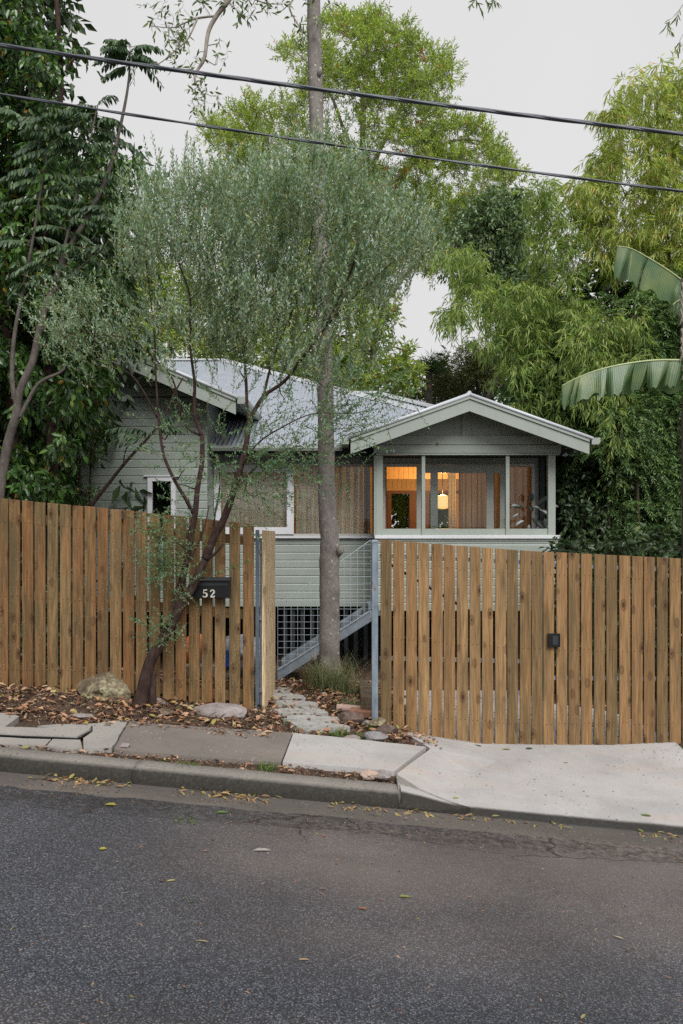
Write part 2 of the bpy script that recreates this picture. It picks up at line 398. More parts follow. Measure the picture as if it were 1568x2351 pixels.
# ------------------------------------------------------------------ ground shape
SL = -0.0938
def S(x): return SL * x
def lerp(a, b, t): return a + (b - a) * t
def drive_B(x):
    return lerp(-.03, -.105, sstep(.4, 1.3, x)) - .004 * max(0, x - 1.3)
def H(x, y):
    if y < 4.62: return S(x) + .03 + .02 * (4.62 - y)
    if y < 4.91: return S(x) + .03 * (4.91 - y) / .29
    left = S(x) + .088 + .01 * sstep(5.1, 6.0, y)
    xj = lerp(.36, .62, min(1, max(0, (y - 5.3) / .55))) if y < 6.1 else lerp(.62, .34, min(1, (y - 6.1) / .4))
    w = sstep(-.02, .42, x - xj)
    tt = min(1, (y - 4.93) / 1.57)
    dr = lerp(S(x) + .03, drive_B(x), tt)
    rt = sstep(2.62, 2.95, x) * sstep(5.9, 6.6, y) * .14
    front = lerp(left, dr + rt, w)
    if y <= 6.5: return front
    # behind the fence: a short level terrace, then the block falls towards the house
    t1 = min(1, (y - 6.5) / 1.85)
    l2 = lerp(S(x) + .098, .02 + .6 * S(x), t1) if y < 8.35 else lerp(.02 + .6 * S(x), -.92, sstep(8.35, 9.3, y))
    d2 = lerp(drive_B(x), -.95, sstep(6.5, 12.5, y)) + sstep(2.62, 2.95, x) * .10 * (1 - sstep(6.5, 10, y))
    w2 = sstep(.42, .75, x)
    return lerp(l2, d2, w2)
def G(px, py, off=0.0):
    y = 6.0
    lo, hi = 1.0, 13.0
    def f(y): return EYE - (py - CY) * y / FOC - H(XX(px, y), y) - off
    y = lo
    while y < hi and f(y) > 0: y += .02
    a, b = y - .02, y
    for _ in range(20):
        m = (a + b) / 2
        if f(m) > 0: a = m
        else: b = m
    return Vector((XX(px, a), a, H(XX(px, a), a) + off))

def grid(name, x0, x1, nx, ys, mat, fz, kind='structure', noise_amp=0, smooth=True, rag=0):
    xs = [x0 + (x1 - x0) * i / nx for i in range(nx + 1)]
    V = []; F = []
    for y in ys:
        for x in xs:
            z = fz(x, y)
            if noise_amp: z += noise_amp * mnoise.fractal(Vector((x * 5, y * 5, 0)), .8, 2, 4)
            V.append((x, y + (rag * (mnoise.noise(Vector((x * 5, 0, 2))) + .6 * mnoise.noise(Vector((x * 17, 0, 5)))) if rag and y == ys[-1] else 0), z))
    n = nx + 1
    for j in range(len(ys) - 1):
        for i in range(nx): F.append((j * n + i, j * n + i + 1, (j + 1) * n + i + 1, (j + 1) * n + i))
    o = pyd(name, V, F, mat, None, smooth, origin=(0, 0, 0)); return tag(o, kind=kind)

ys_road = [-60, -30, -12, -6, -3, 0, 1, 2] + [2 + .1 * i for i in range(1, 27)]
ys_road = [y for y in ys_road if y < 4.6] + [4.625]
def road_edge(x, y):
    return H(x, y) + (.004 * mnoise.noise(Vector((x * 7, y * 3, 1))) if y > 4 else 0)
o = grid("road", -60, 60, 1500, ys_road, M['asphalt'], road_edge, rag=.045)
tag(o, "dark coarse asphalt road sloping down to the right", None)
o = grid("gutter", -60, 60, 240, [4.50, 4.625, 4.7, 4.8, 4.915], M['gutter'], lambda x, y: (H(x, y) - .012 if y < 4.6 else H(x, min(y, 4.905)) + .002), 'structure')
# ragged asphalt edge bits along the gutter
edge = MB()
# ground behind the kerb
ys_v = [5.0 + .05 * i for i in range(90)] + [9.6, 10, 11, 12, 13, 14, 16, 20, 30, 60, 150]
def soil_z(x, y):
    if y < 5.05: return H(x, 5.05) - .05
    base = H(x, y)
    mound = .045 * sstep(5.85, 6.3, y) * (1 - sstep(-.75, -.5, x)) * (1 - sstep(7.2, 8, y))
    dip = -.02
    amp = .008
    return base + dip + mound + amp * mnoise.fractal(Vector((x * 6, y * 6, 0)), .8, 2, 4)
def soil_full(x, y): return soil_z(x, y) if y < 9 else H(x, y) + (0 if y < 14 else -.02 * (min(y, 30) - 14)) + .03 * mnoise.noise(Vector((x, y, 0)))
xs_s = [-60, -30, -15, -8, -5] + [-4 + .06 * i for i in range(134)] + [5, 8, 15, 30, 60]
V = []; F = []
for y in ys_v:
    for x in xs_s: V.append((x, y, soil_full(x, y)))
n = len(xs_s)
for j in range(len(ys_v) - 1):
    for i in range(n - 1): F.append((j * n + i, j * n + i + 1, (j + 1) * n + i + 1, (j + 1) * n + i))
tag(pyd("verge_ground", V, F, M['soil'], None, True, origin=(0, 0, 0)), "brown mulch and bare soil behind the kerb and in the yard", kind='structure')

# kerb: rounded profile swept along the street in cast lengths, ends at the driveway
def kerb_len(x0, x1, parent):
    prof = [(4.905, -.06), (4.908, .0), (4.914, .035), (4.922, .060), (4.937, .080), (4.965, .089), (5.03, .091), (5.11, .089), (5.125, .075), (5.125, -.06)]
    nseg = max(2, int((x1 - x0) / .05)); V = []; F = []; n = len(prof)
    for i in range(nseg + 1):
        x = x0 + (x1 - x0) * i / nseg
        for j, (py_, pz) in enumerate(prof):
            wob = .004 * mnoise.fractal(Vector((x * 9, j * .7, 3)), .8, 2, 4) if pz > 0 else 0
            V.append((x, py_ + wob * (1 if j < 5 else 0), S(x) + pz + wob))
    for i in range(nseg):
        for j in range(n - 1): F.append((i * n + j, (i + 1) * n + j, (i + 1) * n + j + 1, i * n + j + 1))
    F.append(tuple(range(n))); F.append(tuple(nseg * n + k for k in range(n - 1, -1, -1)))
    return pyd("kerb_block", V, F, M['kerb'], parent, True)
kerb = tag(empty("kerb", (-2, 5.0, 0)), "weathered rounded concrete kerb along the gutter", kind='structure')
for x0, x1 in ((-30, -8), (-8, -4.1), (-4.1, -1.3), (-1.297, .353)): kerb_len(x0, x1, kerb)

def slab(name, poly, mat, parent=None, thick=.05, off=0.006, cuts=6, wob=.003, world=False, smooth=False, jag=0):
    """concrete piece draped over the ground; poly in picture points that are dropped onto the ground, or world xy"""
    pts = [(p[0], p[1]) for p in poly] if world else [(lambda g: (g.x, g.y))(G(*p)) for p in poly]
    fine = []
    for i in range(len(pts)):
        a, b = pts[i], pts[(i + 1) % len(pts)]; L = math.dist(a, b); k = max(1, int(L / .12))
        for q in range(k):
            x, y = lerp(a[0], b[0], q / k), lerp(a[1], b[1], q / k)
            if jag: x += jag * mnoise.noise(Vector((x * 14, y * 14, 5))); y += jag * mnoise.noise(Vector((x * 14, y * 14, 9)))
            fine.append((x, y))
    bm = bmesh.new(); vs = [bm.verts.new((x, y, 0)) for x, y in fine]; bm.faces.new(vs)
    bmesh.ops.triangulate(bm, faces=bm.faces[:])
    for _ in range(2):
        es = [e for e in bm.edges if e.calc_length() > .22]
        if es: bmesh.ops.subdivide_edges(bm, edges=es, cuts=1)
        bmesh.ops.triangulate(bm, faces=bm.faces[:])
    top = bm.faces[:]
    for v in bm.verts: v.co.z = H(v.co.x, v.co.y) + off + wob * mnoise.noise(Vector((v.co.x * 5, v.co.y * 5, 2)))
    bm.normal_update()
    if sum(f.normal.z for f in bm.faces) < 0: bmesh.ops.reverse_faces(bm, faces=bm.faces[:])
    be = [e for e in bm.edges if e.is_boundary]
    r = bmesh.ops.extrude_edge_only(bm, edges=be)
    for g in r['geom']:
        if isinstance(g, bmesh.types.BMVert): g.co.z -= thick
    bm.normal_update()
    c = Vector((sum(p[0] for p in pts) / len(pts), sum(p[1] for p in pts) / len(pts), 0)); c.z = H(c.x, c.y)
    for v in bm.verts: v.co -= c
    me = bpy.data.meshes.new(name); bm.to_mesh(me); bm.free()
    o = bpy.data.objects.new(name, me); COL.objects.link(o); me.materials.append(mat)
    if parent is not None: o.parent = parent; o.location = c - wloc(parent)
    else: o.location = c
    return o

path = tag(empty("footpath", (-.5, 5.6, .1)), "concrete footpath of old and new slabs between kerb and fence", kind='structure')
o = slab("concrete_slab", [(298, 1658), (400, 1668), (672, 1686), (645, 1754), (500, 1744), (300, 1729), (262, 1722)], M['conc_old'], path, .05, .010)
o["label"] = "old brown grey slab with fine gravel surface"
o = slab("concrete_slab", [(674, 1688), (800, 1700), (978, 1720), (905, 1777), (780, 1765), (649, 1756)], M['conc_new'], path, .05, .016)
o["label"] = "pale newer slab in front of the open gateway"
slab("concrete_slab", [(212, 1668), (250, 1660), (296, 1658), (258, 1722), (194, 1723), (187, 1701), (213, 1685)], M['conc_mid'], path, .045, .014, jag=.02)
slab("concrete_slab", [(84, 1668), (130, 1664), (228, 1663), (205, 1676), (120, 1674)], M['conc_mid'], path, .04, .004, jag=.02)
slab("concrete_slab", [(-160, 1640), (30, 1645), (44, 1652), (0, 1686), (-200, 1672)], M['conc_mid'], path, .06, .022, jag=.01)
slab("concrete_slab", [(108, 1715), (122, 1700), (183, 1702), (190, 1722), (150, 1722)], M['conc_mid'], path, .05, .008, jag=.01)
slab("concrete_slab", [(-120, 1691), (0, 1694.5), (60, 1697.5), (118, 1700), (104, 1713), (0, 1711), (-130, 1707)], M['conc_mid'], path, .05, .006, jag=.01)
slab("concrete_slab", [(-900, 1560), (-230, 1625), (-260, 1690), (-1000, 1640)], M['conc_mid'], path, .05, .008)
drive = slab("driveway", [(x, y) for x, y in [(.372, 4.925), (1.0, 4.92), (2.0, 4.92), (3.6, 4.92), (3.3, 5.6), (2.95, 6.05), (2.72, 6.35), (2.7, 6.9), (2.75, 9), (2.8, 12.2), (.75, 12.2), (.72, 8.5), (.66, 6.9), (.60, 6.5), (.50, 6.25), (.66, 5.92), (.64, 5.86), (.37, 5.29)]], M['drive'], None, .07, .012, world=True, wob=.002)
tag(drive, "pale concrete driveway running from the gutter to the double gate", kind='structure')
# flared dark wing of the crossover where kerb meets driveway
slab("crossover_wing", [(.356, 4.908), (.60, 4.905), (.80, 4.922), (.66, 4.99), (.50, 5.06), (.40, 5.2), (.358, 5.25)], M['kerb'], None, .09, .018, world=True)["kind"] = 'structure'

# service pit lid with black rim
pit = empty("service_pit", G(100, 1690), "flat concrete service pit cover with black rim set in the footpath", "pit cover")
slab("rim", [(-150, 1676), (50, 1678), (211, 1684), (181, 1700.5), (60, 1695.5), (0, 1692.5), (-170, 1686)], M['dark'], pit, .014, .012)
slab("lid", [(-140, 1675), (50, 1677), (206, 1683), (177, 1698.5), (60, 1693.8), (0, 1691), (-160, 1685)], M['conc_mid'], pit, .010, .022)

# joint fill leaf strip etc. come later with the litter

# ------------------------------------------------------------------ fence and gates
FY = 6.5
def paling(parent, x0, x1, zb0, zb1, zt0, zt1, y, mat, thick=.016, name="paling"):
    lean = random.uniform(-.003, .003); dy = random.uniform(-.002, .002)
    V = [(x0, y - thick + dy, zb0), (x1, y - thick + dy, zb1), (x1, y + dy, zb1), (x0, y + dy, zb0),
         (x0 + lean, y - thick + dy, zt0), (x1 + lean, y - thick + dy, zt1), (x1 + lean, y + dy, zt1), (x0 + lean, y + dy, zt0)]
    F = [(0, 3, 2, 1), (4, 5, 6, 7), (0, 1, 5, 4), (1, 2, 6, 5), (2, 3, 7, 6), (3, 0, 4, 7)]
    o = pyd(name, V, F, mat, parent)
    b = o.modifiers.new("bevel", 'BEVEL'); b.width = .0015; b.segments = 1
    nb = MB()
    for f in (.12, .5, .88):
        zz = lerp(zb0, zt0, f) + random.uniform(-.01, .01)
        for fx in (.28, .72):
            xx = lerp(x0, x1, fx); nb.box(xx - .0028, xx + .0028, y - thick + dy - .0012, y - thick + dy + .002, zz - .0028, zz + .0028)
    NAILS.append((nb, parent))
    return o
NAILS = []
lf = empty("paling_fence", (-2.0, FY, .25), "weathered lichen-speckled timber paling fence behind the big rock and leaning tree", "fence")
# pixel x of left edges, measured; beyond frame continues
lefts = [-119, -89.5, -60, -31, 0 - 4, 23, 52.5, 81.5, 110, 139, 167.5, 196, 225, 254, 284, 313.5, 343.5, 375, 404, 434, 463.5, 494, 527, 558.5]
def ftop(px): return np.interp(px, [-150, 0, 290, 587, 860, 1000, 1210, 1568, 1700], [1127, 1144, 1172, 1205, 1238, 1249, 1265, 1283, 1290])
def fbot(px): return np.interp(px, [-150, 0, 300, 480, 560, 587], [1570, 1584, 1592, 1612, 1632, 1638])
for i, l in enumerate(lefts):
    w = 24.6 + random.uniform(-.8, .8)
    if i == len(lefts) - 1: w = 25
    x0, x1 = XX(l, FY), XX(l + w, FY); j = random.uniform(-2, 2)
    paling(lf, x0, x1, ZZ(fbot(l) + 6 + j, FY), ZZ(fbot(l + w) + 6 + j, FY), ZZ(ftop(l) + j * .4, FY), ZZ(ftop(l + w) + j * .4, FY), FY, M['fence_l'])
def rail(parent, pxa, pya, pxb, pyb, h, y, mat, name="rail", th=.035):
    xa, xb = XX(pxa, y), XX(pxb, y); za, zb = ZZ(pya, y), ZZ(pyb, y)
    V = [(xa, y, za - h), (xb, y, zb - h), (xb, y + th, zb - h), (xa, y + th, za - h), (xa, y, za), (xb, y, zb), (xb, y + th, zb), (xa, y + th, za)]
    F = [(0, 3, 2, 1), (4, 5, 6, 7), (0, 1, 5, 4), (1, 2, 6, 5), (2, 3, 7, 6), (3, 0, 4, 7)]
    return pyd(name, V, F, mat, parent)
for (a, b) in ((1160, 1232), (1340, 1402), (1520, 1592)):
    rail(lf, -130, a, 572, b, .075, FY + .005, M['rail'])
for px in (-60, 330, 590):
    m = MB().box(XX(px, FY + .05) - .012, XX(px, FY + .05) + .016, FY + .045, FY + .085, .02, ZZ(ftop(px) + 12, FY + .05))
    m.build("post", M['darkpaint'] if px == 0 else M['post'], lf)

# open pedestrian gate: swung inwards, seen nearly end on
gz = empty("pedestrian_gate", (XX(598, FY), FY, .1), "pale new paling gate swung open inwards, seen end on", "gate")
hx = XX(603, 6.6)
gx0 = XX(598, 6.60)
for i in range(8):
    ya = 6.60 + .126 * i; yb = ya + .112
    zb = lambda y: lerp(ZZ(1644, 6.6), ZZ(1624, 7.5), (y - 6.6) / .9)
    zt = lambda y: lerp(ZZ(1218, 6.6), ZZ(1220, 7.5), (y - 6.6) / .9)
    x0, x1 = gx0 + .012, gx0 + .040
    V = [(x0, ya, zb(ya)), (x1, ya, zb(ya)), (x1, yb, zb(yb)), (x0, yb, zb(yb)), (x0, ya, zt(ya)), (x1, ya, zt(ya)), (x1, yb, zt(yb)), (x0, yb, zt(yb))]
    pyd("paling", V, [(0, 3, 2, 1), (4, 5, 6, 7), (0, 1, 5, 4), (1, 2, 6, 5), (2, 3, 7, 6), (3, 0, 4, 7)], M['fence_new'], gz)
fr = MB()
for z in (.3, .9, 1.45): fr.box(gx0 - .012, gx0 + .0115, 6.62, 7.48, z, z + .035)
fr.box(gx0 - .010, gx0 + .011, 6.64, 6.67, .14, 1.56); fr.box(gx0 - .022, gx0 + .013, 7.46, 7.50, .1, 1.55)
fr.build("gate_frame", M['galv'], gz)

# galvanised gate post with cap, patches of rust
def m_rusty():
    m, t, b = new_mat("galvanised_rusty"); v = coords(t, 'World'); n = noi(t, coords(t, 'World', (1, 1, .3)), 22, 5)
    c = ramp(t, n, [(.3, (.13, .17, .21)), (.6, (.23, .28, .33)), (.8, (.33, .37, .41))])
    r = noi(t, v, 6, 5); c = mixc(t, c, (.16, .06, .03), ramp(t, r, [(.58, g3(0)), (.68, g3(.9))]))
    t.links.new(c, b.inputs['Base Color']); b.inputs['Metallic'].default_value = .35; b.inputs['Roughness'].default_value = .5; return m
M['rusty'] = m_rusty()
gp = empty("gate_post", (XX(861, 6.42), 6.42, .05), "square galvanised steel post with rust marks beside the gate opening", "post")
x0, x1 = XX(853.5, 6.42), XX(868, 6.42)
MB().box(x0, x1, 6.42, 6.42 + (x1 - x0), -.1, ZZ(1246, 6.42)).build("shaft", M['rusty'], gp, bevel=.004)
MB().box(x0 - .003, x1 + .003, 6.417, 6.423 + (x1 - x0), ZZ(1246, 6.42), ZZ(1243, 6.42)).add(
    [(x0 - .003, 6.417, ZZ(1243, 6.42)), (x1 + .003, 6.417, ZZ(1243, 6.42)), (x1 + .003, 6.423 + x1 - x0, ZZ(1243, 6.42)), (x0 - .003, 6.423 + x1 - x0, ZZ(1243, 6.42)),
     (x0 + .006, 6.426, ZZ(1240, 6.42)), (x1 - .006, 6.426, ZZ(1240, 6.42)), (x1 - .006, 6.46, ZZ(1240, 6.42)), (x0 + .006, 6.46, ZZ(1240, 6.42))],
    [(4, 5, 6, 7), (0, 1, 5, 4), (1, 2, 6, 5), (2, 3, 7, 6), (3, 0, 4, 7)]).build("cap", M['galv'], gp)

# double driveway gate: two leaves
def gbot(px): return np.interp(px, [870, 893, 905, 935, 990, 1060, 1180, 1250, 1330, 1568, 1700], [1684, 1688, 1693, 1700, 1703, 1708, 1714, 1717, 1714, 1712, 1710])
k1 = (1568 / 1050)
gl = [80, 142, 205, 266, 330, 391, 455, 517, 579, 642, 702, 764, 822, 879, 944, 1003, 1065, 1128, 1190, 1253, 1313, 1374, 1437, 1499, 1561, 1622, 1684]
gl_px = [(1200 + x * (1050 / 1568)) / 1.435 for x in gl]
gleaf = [empty("driveway_gate", (1.0, FY, -.1), "wide paling gate leaf beside the galvanised post, showing house weatherboards through its gaps", "gate"),
         empty("driveway_gate", (2.2, FY, -.1), "paling gate leaf carrying the black latch box, dark trees behind it", "gate")]
for i, l in enumerate(gl_px):
    w = 24.9 + random.uniform(-.6, .6)
    if i in (12, 13): w = 24.5
    x0, x1 = XX(l, FY), XX(l + w, FY)
    par = gleaf[0] if i <= 12 else gleaf[1]
    jb = random.uniform(-1, 1)
    paling(par, x0, x1, ZZ(gbot(l) + jb, FY), ZZ(gbot(l + w) + jb, FY), ZZ(ftop(l), FY), ZZ(ftop(l + w), FY), FY, M['fence_r'])
for par, (pa, pb), tops in ((gleaf[0], (872, 1246), ((1272, 1290), (1508, 1516), (1675, 1682))), (gleaf[1], (1249, 1640), ((1293, 1308), (1553, 1556), (1680, 1684)))):
    for a, b in tops: rail(par, pa, a, pb, b, .03, FY + .003, M['galv'], "frame_rail", .03)
    for px in (pa + 2, pb - 8):
        MB().box(XX(px, FY), XX(px, FY) + .03, FY + .004, FY + .032, ZZ(1690, FY), ZZ(ftop(px) + 12, FY)).build("frame_stile", M['galv'], par)
    # diagonal brace
    a = Vector((XX(pa + 4, FY), FY + .045, ZZ(1285, FY))); b = Vector((XX(pb - 6, FY), FY + .045, ZZ(1500 if par is gleaf[0] else 1560, FY)))
    MB().tube([a, b], .012, 6).build("brace", M['darkpaint'], par)
    # welded mesh wires
    wm = MB()
    for z in np.arange(-.02, 1.25, .16):
        wm.tube([(XX(pa + 3, FY), FY + .04, z), (XX(pb - 4, FY), FY + .04, z + S(XX(pb, FY) - XX(pa, FY)) * .4)], .0022, 4)
    o = wm.build("wire_mesh", M['galv'], par)
for par in (lf, gleaf[0], gleaf[1]):
    allb = MB()
    for nb, pp in NAILS:
        if pp is par: allb.add(nb.V, nb.F)
    allb.build("nail_heads", M['dark'], par)["kind"] = 'stuff'
lb = empty("latch_box", (XX(1271, 6.47), 6.47, ZZ(1470, 6.47)), "small black square latch box set in the driveway gate palings", "latch box")
MB().box(XX(1258, 6.46), XX(1286, 6.46), 6.452, 6.476, ZZ(1486, 6.46), ZZ(1455, 6.46)).build("cover", M['dark'], lb, bevel=.002)
MB().box(XX(1268, 6.46), XX(1280, 6.46), 6.449, 6.4515, ZZ(1480, 6.46), ZZ(1460, 6.46)).build("plate", M['darkpaint'], lb)

# mailbox 52
mbx = empty("mailbox", (XX(480, 6.4), 6.42, ZZ(1374, 6.42)), "black letterbox numbered 52 fixed on the paling fence", "mailbox")
x0, x1 = XX(439, 6.42), XX(528, 6.42); zt_, zb_ = ZZ(1333, 6.42), ZZ(1373, 6.42)
MB().box(x0, x1, 6.40, 6.482, zb_, zt_).build("body", M['dark'], mbx, bevel=.003)
MB().extr_x([(6.375, zt_ + .001), (6.375, zt_ + .008), (6.395, zt_ + .022), (6.483, zt_ + .022), (6.483, zt_ + .001)], x0 - .004, x1 + .004).build("lid", M['darkpaint'], mbx)
MB().box(x0 + .012, x1 - .012, 6.394, 6.3995, zt_ - .04, zt_ - .012).build("letter_flap", M['darkpaint'], mbx)
num = m_plain("number_metal", (.55, .53, .45), .5, 0, .05, 20, 0)
# digits drawn as stroked outlines (heavy upright numerals)
def digit(strokes, ox, oz, s, y):
    b = MB()
    for pts, ws in strokes:
        for (p, q), w in zip(zip(pts[:-1], pts[1:]), ws):
            dx, dz = q[0] - p[0], q[1] - p[1]; L = math.hypot(dx, dz); nx, nz = -dz / L * w / 2, dx / L * w / 2
            b.prism([(ox + (p[0] + nx) * s, oz + (p[1] + nz) * s), (ox + (q[0] + nx) * s, oz + (q[1] + nz) * s), (ox + (q[0] - nx) * s, oz + (q[1] - nz) * s), (ox + (p[0] - nx) * s, oz + (p[1] - nz) * s)], y - .002 - .0002 * random.random(), y)
    return b
s_ = ZZ(1354, 6.4) - ZZ(1372, 6.4)
five = [([(.58, .95), (.14, .95)], [.14]), ([(.17, .95), (.15, .5)], [.10]), ([(.15, .53), (.32, .60), (.48, .54), (.57, .38), (.56, .22), (.44, .08), (.26, .04), (.10, .10), (.06, .2)], [.1, .12, .2, .22, .2, .12, .1, .14])]
two = [([(.08, .72), (.12, .88), (.30, .97), (.46, .92), (.55, .76), (.50, .58), (.30, .36), (.10, .12)], [.16, .12, .1, .18, .22, .18, .12]), ([(.08, .08), (.58, .08)], [.17]), ([(.57, .05), (.60, .28)], [.07])]
digit(five, XX(465, 6.4), ZZ(1372, 6.4), s_, 6.398).build("number_five", num, mbx)
digit(two, XX(482, 6.4), ZZ(1372, 6.4), s_, 6.398).build("number_two", num, mbx)

# ------------------------------------------------------------------ house
house = empty("house", (0, 13.5, -.9), "sage green timber house with corrugated iron roof and a gabled sunroom", "house")
WY, PY, LY = 13.8, 13.0, 13.1       # central wall, sunroom front, side wing wall planes
BPROF = [(0.0, 0.0), (-.014, 0.0), (-.017, .006), (-.014, .112), (-.006, .127), (-.005, .135), (0.0, .135)]
def board(x0, x1, z, wy, h=.135, parent=house, mat=None):
    k = h / .135
    MB().extr_x([(wy + p[0], z + p[1] * k) for p in BPROF], x0, x1).build("weatherboard", mat or M['sage'], parent)
def boards(x0, x1, z0, z1, wy, h, holes=()):
    z = z0
    while z < z1 - .02:
        hh = min(h, z1 - z); segs = [(x0, x1)]
        for (a, b, c, d) in holes:
            if z + hh > c + .01 and z < d - .01:
                ns = []
                for (s0, s1) in segs:
                    if b <= s0 or a >= s1: ns.append((s0, s1)); continue
                    if a > s0: ns.append((s0, a))
                    if b < s1: ns.append((b, s1))
                segs = ns
        for s0, s1 in segs:
            if s1 - s0 > .03: board(s0, s1, z, wy, h if hh > h * .9 else hh)
        z += h
# wall cores behind boards
core = MB()
xw0, xw1 = XX(95, LY), XX(476, LY)
zfl = ZZ(1393, WY)
winA = (XX(340, LY), XX(404, LY), ZZ(1240, LY), ZZ(1095, LY))
core.box(xw0, winA[0], LY, LY + .1, zfl, ZZ(913, LY)); core.box(winA[1], xw1, LY, LY + .1, zfl, ZZ(913, LY))
core.box(winA[0], winA[1], LY, LY + .1, winA[3], ZZ(913, LY)); core.box(winA[0], winA[1], LY, LY + .1, zfl, winA[2])
core.box(xw1 - .1, xw1, LY + .101, 17.5, zfl, ZZ(918, LY)); core.box(xw0, xw0 + .1, LY + .101, 17.5, zfl, ZZ(918, LY))
core.build("wall", M['sage'], house)
boards(xw0, xw1, ZZ(1393, LY) - .0, ZZ(913, LY), LY, .1345, [winA])
# central wall
wx0, wx1 = xw1 + .002, XX(1239, WY)
winB = (XX(489, WY), XX(861, WY), ZZ(1231, WY), ZZ(1066, WY))
winC = (XX(878, WY), XX(1226, WY), ZZ(1260, WY), ZZ(1066, WY))
core = MB()
zt = ZZ(1014, WY)
core.box(wx0, winB[0], WY, WY + .1, zfl, zt); core.box(winB[0], winB[1], WY, WY + .1, zfl, winB[2]); core.box(winB[0], winB[1], WY, WY + .1, winB[3], zt)
core.box(winB[1], winC[0], WY, WY + .1, zfl, zt); core.box(winC[0], winC[1], WY, WY + .1, zfl, winC[2]); core.box(winC[0], winC[1], WY, WY + .1, winC[3], zt)
core.box(winC[1], wx1, WY, WY + .1, zfl, zt)
core.build("wall", M['sage'], house)
boards(wx0, XX(861, WY), zfl, ZZ(1034, WY), WY, .1345, [winB])
# sunroom lower wall
sx0, sx1 = XX(863, PY), XX(1277, PY)
zs = ZZ(1403, PY)
boards(sx0, sx1, zs, ZZ(1238, PY) - .01, PY, .137)
MB().box(sx0, sx1, PY, PY + .08, zs, ZZ(1238, PY)).box(sx0, sx0 + .06, PY + .081, WY, zs, ZZ(1238, PY)).box(sx1 - .06, sx1, PY + .081, 17.5, zs, ZZ(1238, PY)).build("wall", M['sage'], house)
MB().box(sx1 - .003, sx1 + .02, PY - .028, PY + .02, zs, ZZ(1239, PY)).build("corner_trim", M['sage_d'], house)
MB().box(sx0 - .035, sx0 - .001, PY - .028, PY + .02, zs, ZZ(1239, PY)).build("corner_trim", M['sage_d'], house)
MB().box(sx0 - .02, XX(1285, PY), PY - .06, PY + .1, ZZ(1237, PY), ZZ(1229.5, PY)).build("sill", M['white'], house, bevel=.004)
MB().box(sx0 + .03, sx1 + .02, PY - .03, PY - .005, ZZ(1242, PY), ZZ(1237.5, PY)).build("cornice", M['sage_d'], house)
# sunroom posts and rails
for a, b, nm in ((863, 879, "post"), (968, 976, "post"), (1161, 1169.5, "post"), (1258, 1275, "post")):
    MB().box(XX(a, PY), XX(b, PY), PY - .012, PY + .08, ZZ(1229.6, PY), ZZ(1046, PY)).build(nm, M['sage_d'], house, bevel=.003)
for a, b in ((879.2, 967.8), (976.2, 1160.8), (1169.7, 1257.8)):
    MB().box(XX(a, PY), XX(b, PY), PY + .01, PY + .06, ZZ(1229.6, PY), ZZ(1214.5, PY)).box(XX(a, PY), XX(b, PY), PY + .0, PY + .0098, ZZ(1229.5, PY), ZZ(1226.5, PY)).build("bottom_rail", M['sage_d'], house)
# sunroom right side: posts and rails running back
MB().box(sx1 - .09, sx1 - .01, WY - .1, WY - .01, ZZ(1238, PY), ZZ(1046, PY)).box(sx1 - .08, sx1 - .02, PY + .09, WY - .11, ZZ(1229, PY), ZZ(1218, PY)).build("side_frame", M['darkpaint'], house)
MB().box(sx0 - .03, sx0 - .002, PY - .01, WY - .03, ZZ(1237, PY), ZZ(1045, PY)).build("side_wall", M['sage_d'], house)
# floor and ceiling of sunroom + room
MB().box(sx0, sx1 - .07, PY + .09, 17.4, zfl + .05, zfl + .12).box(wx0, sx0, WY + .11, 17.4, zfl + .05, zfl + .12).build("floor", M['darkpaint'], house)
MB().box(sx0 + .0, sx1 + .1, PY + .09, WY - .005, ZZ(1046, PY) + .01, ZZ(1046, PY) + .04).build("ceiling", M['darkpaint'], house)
# beam / collar bands of the sunroom gable
apx, apy = 1078, 901.6
GY = 12.5
ax = XX(apx, GY)
MB().box(XX(858, PY), XX(1287, PY), PY - .03, PY + .09, ZZ(1041, PY), ZZ(1022.5, PY)).build("beam", M['sage_d'], house, bevel=.003)
MB().box(XX(862, PY), XX(1284, PY), PY - .045, PY + .02, ZZ(1045.5, PY), ZZ(1042, PY)).build("beam_drip", M['sage_d'], house)
MB().box(XX(862, PY), XX(1284, PY), PY - .024, PY + .085, ZZ(1021.5, PY), ZZ(1001, PY)).build("beam", M['sage_d'], house, bevel=.003)
# tympanum
sl = .357
def gz_at(px, ext=0): return apy + 36 + abs(px - apx) * sl + ext
tp = [(XX(900, PY), ZZ(1001, PY)), (XX(1256, PY), ZZ(1001, PY)), (XX(apx, PY), ZZ(930, PY))]
MB().prism(tp, PY + .01, PY + .05).build("gable_panel", M['sage_d'], house)
MB().box(XX(1060, PY), XX(1079.5, PY), PY - .02, PY + .009, ZZ(1000.8, PY), ZZ(938, PY)).build("gable_batten", M['sage_d'], house)
for px in (930, 1215):
    MB().box(XX(px, PY), XX(px + 3, PY), PY - .01, PY + .009, ZZ(1000.8, PY), ZZ(985, PY)).build("gable_batten", M['sage_d'], house)
for px in (846, 1283):
    MB().box(XX(px, 12.9), XX(px + 12, 12.9), 12.62, PY + .3, ZZ(1022, 12.9), ZZ(1009, 12.9)).build("rafter_end", M['sage_d'], house)
MB().tube([P(1007, 1015, 12.96), P(1007, 1015, 12.90)], .018, 8).build("bolt_head", M['sage_d'], house)
oval = [(XX(1068, 12.965) + .075 * math.cos(a), ZZ(1031, 12.965) + .05 * math.sin(a)) for a in np.linspace(0, 2 * math.pi, 20, endpoint=False)]
MB().prism(oval, PY - .034, PY - .0305).build("vent_plate", M['sage_d'], house)

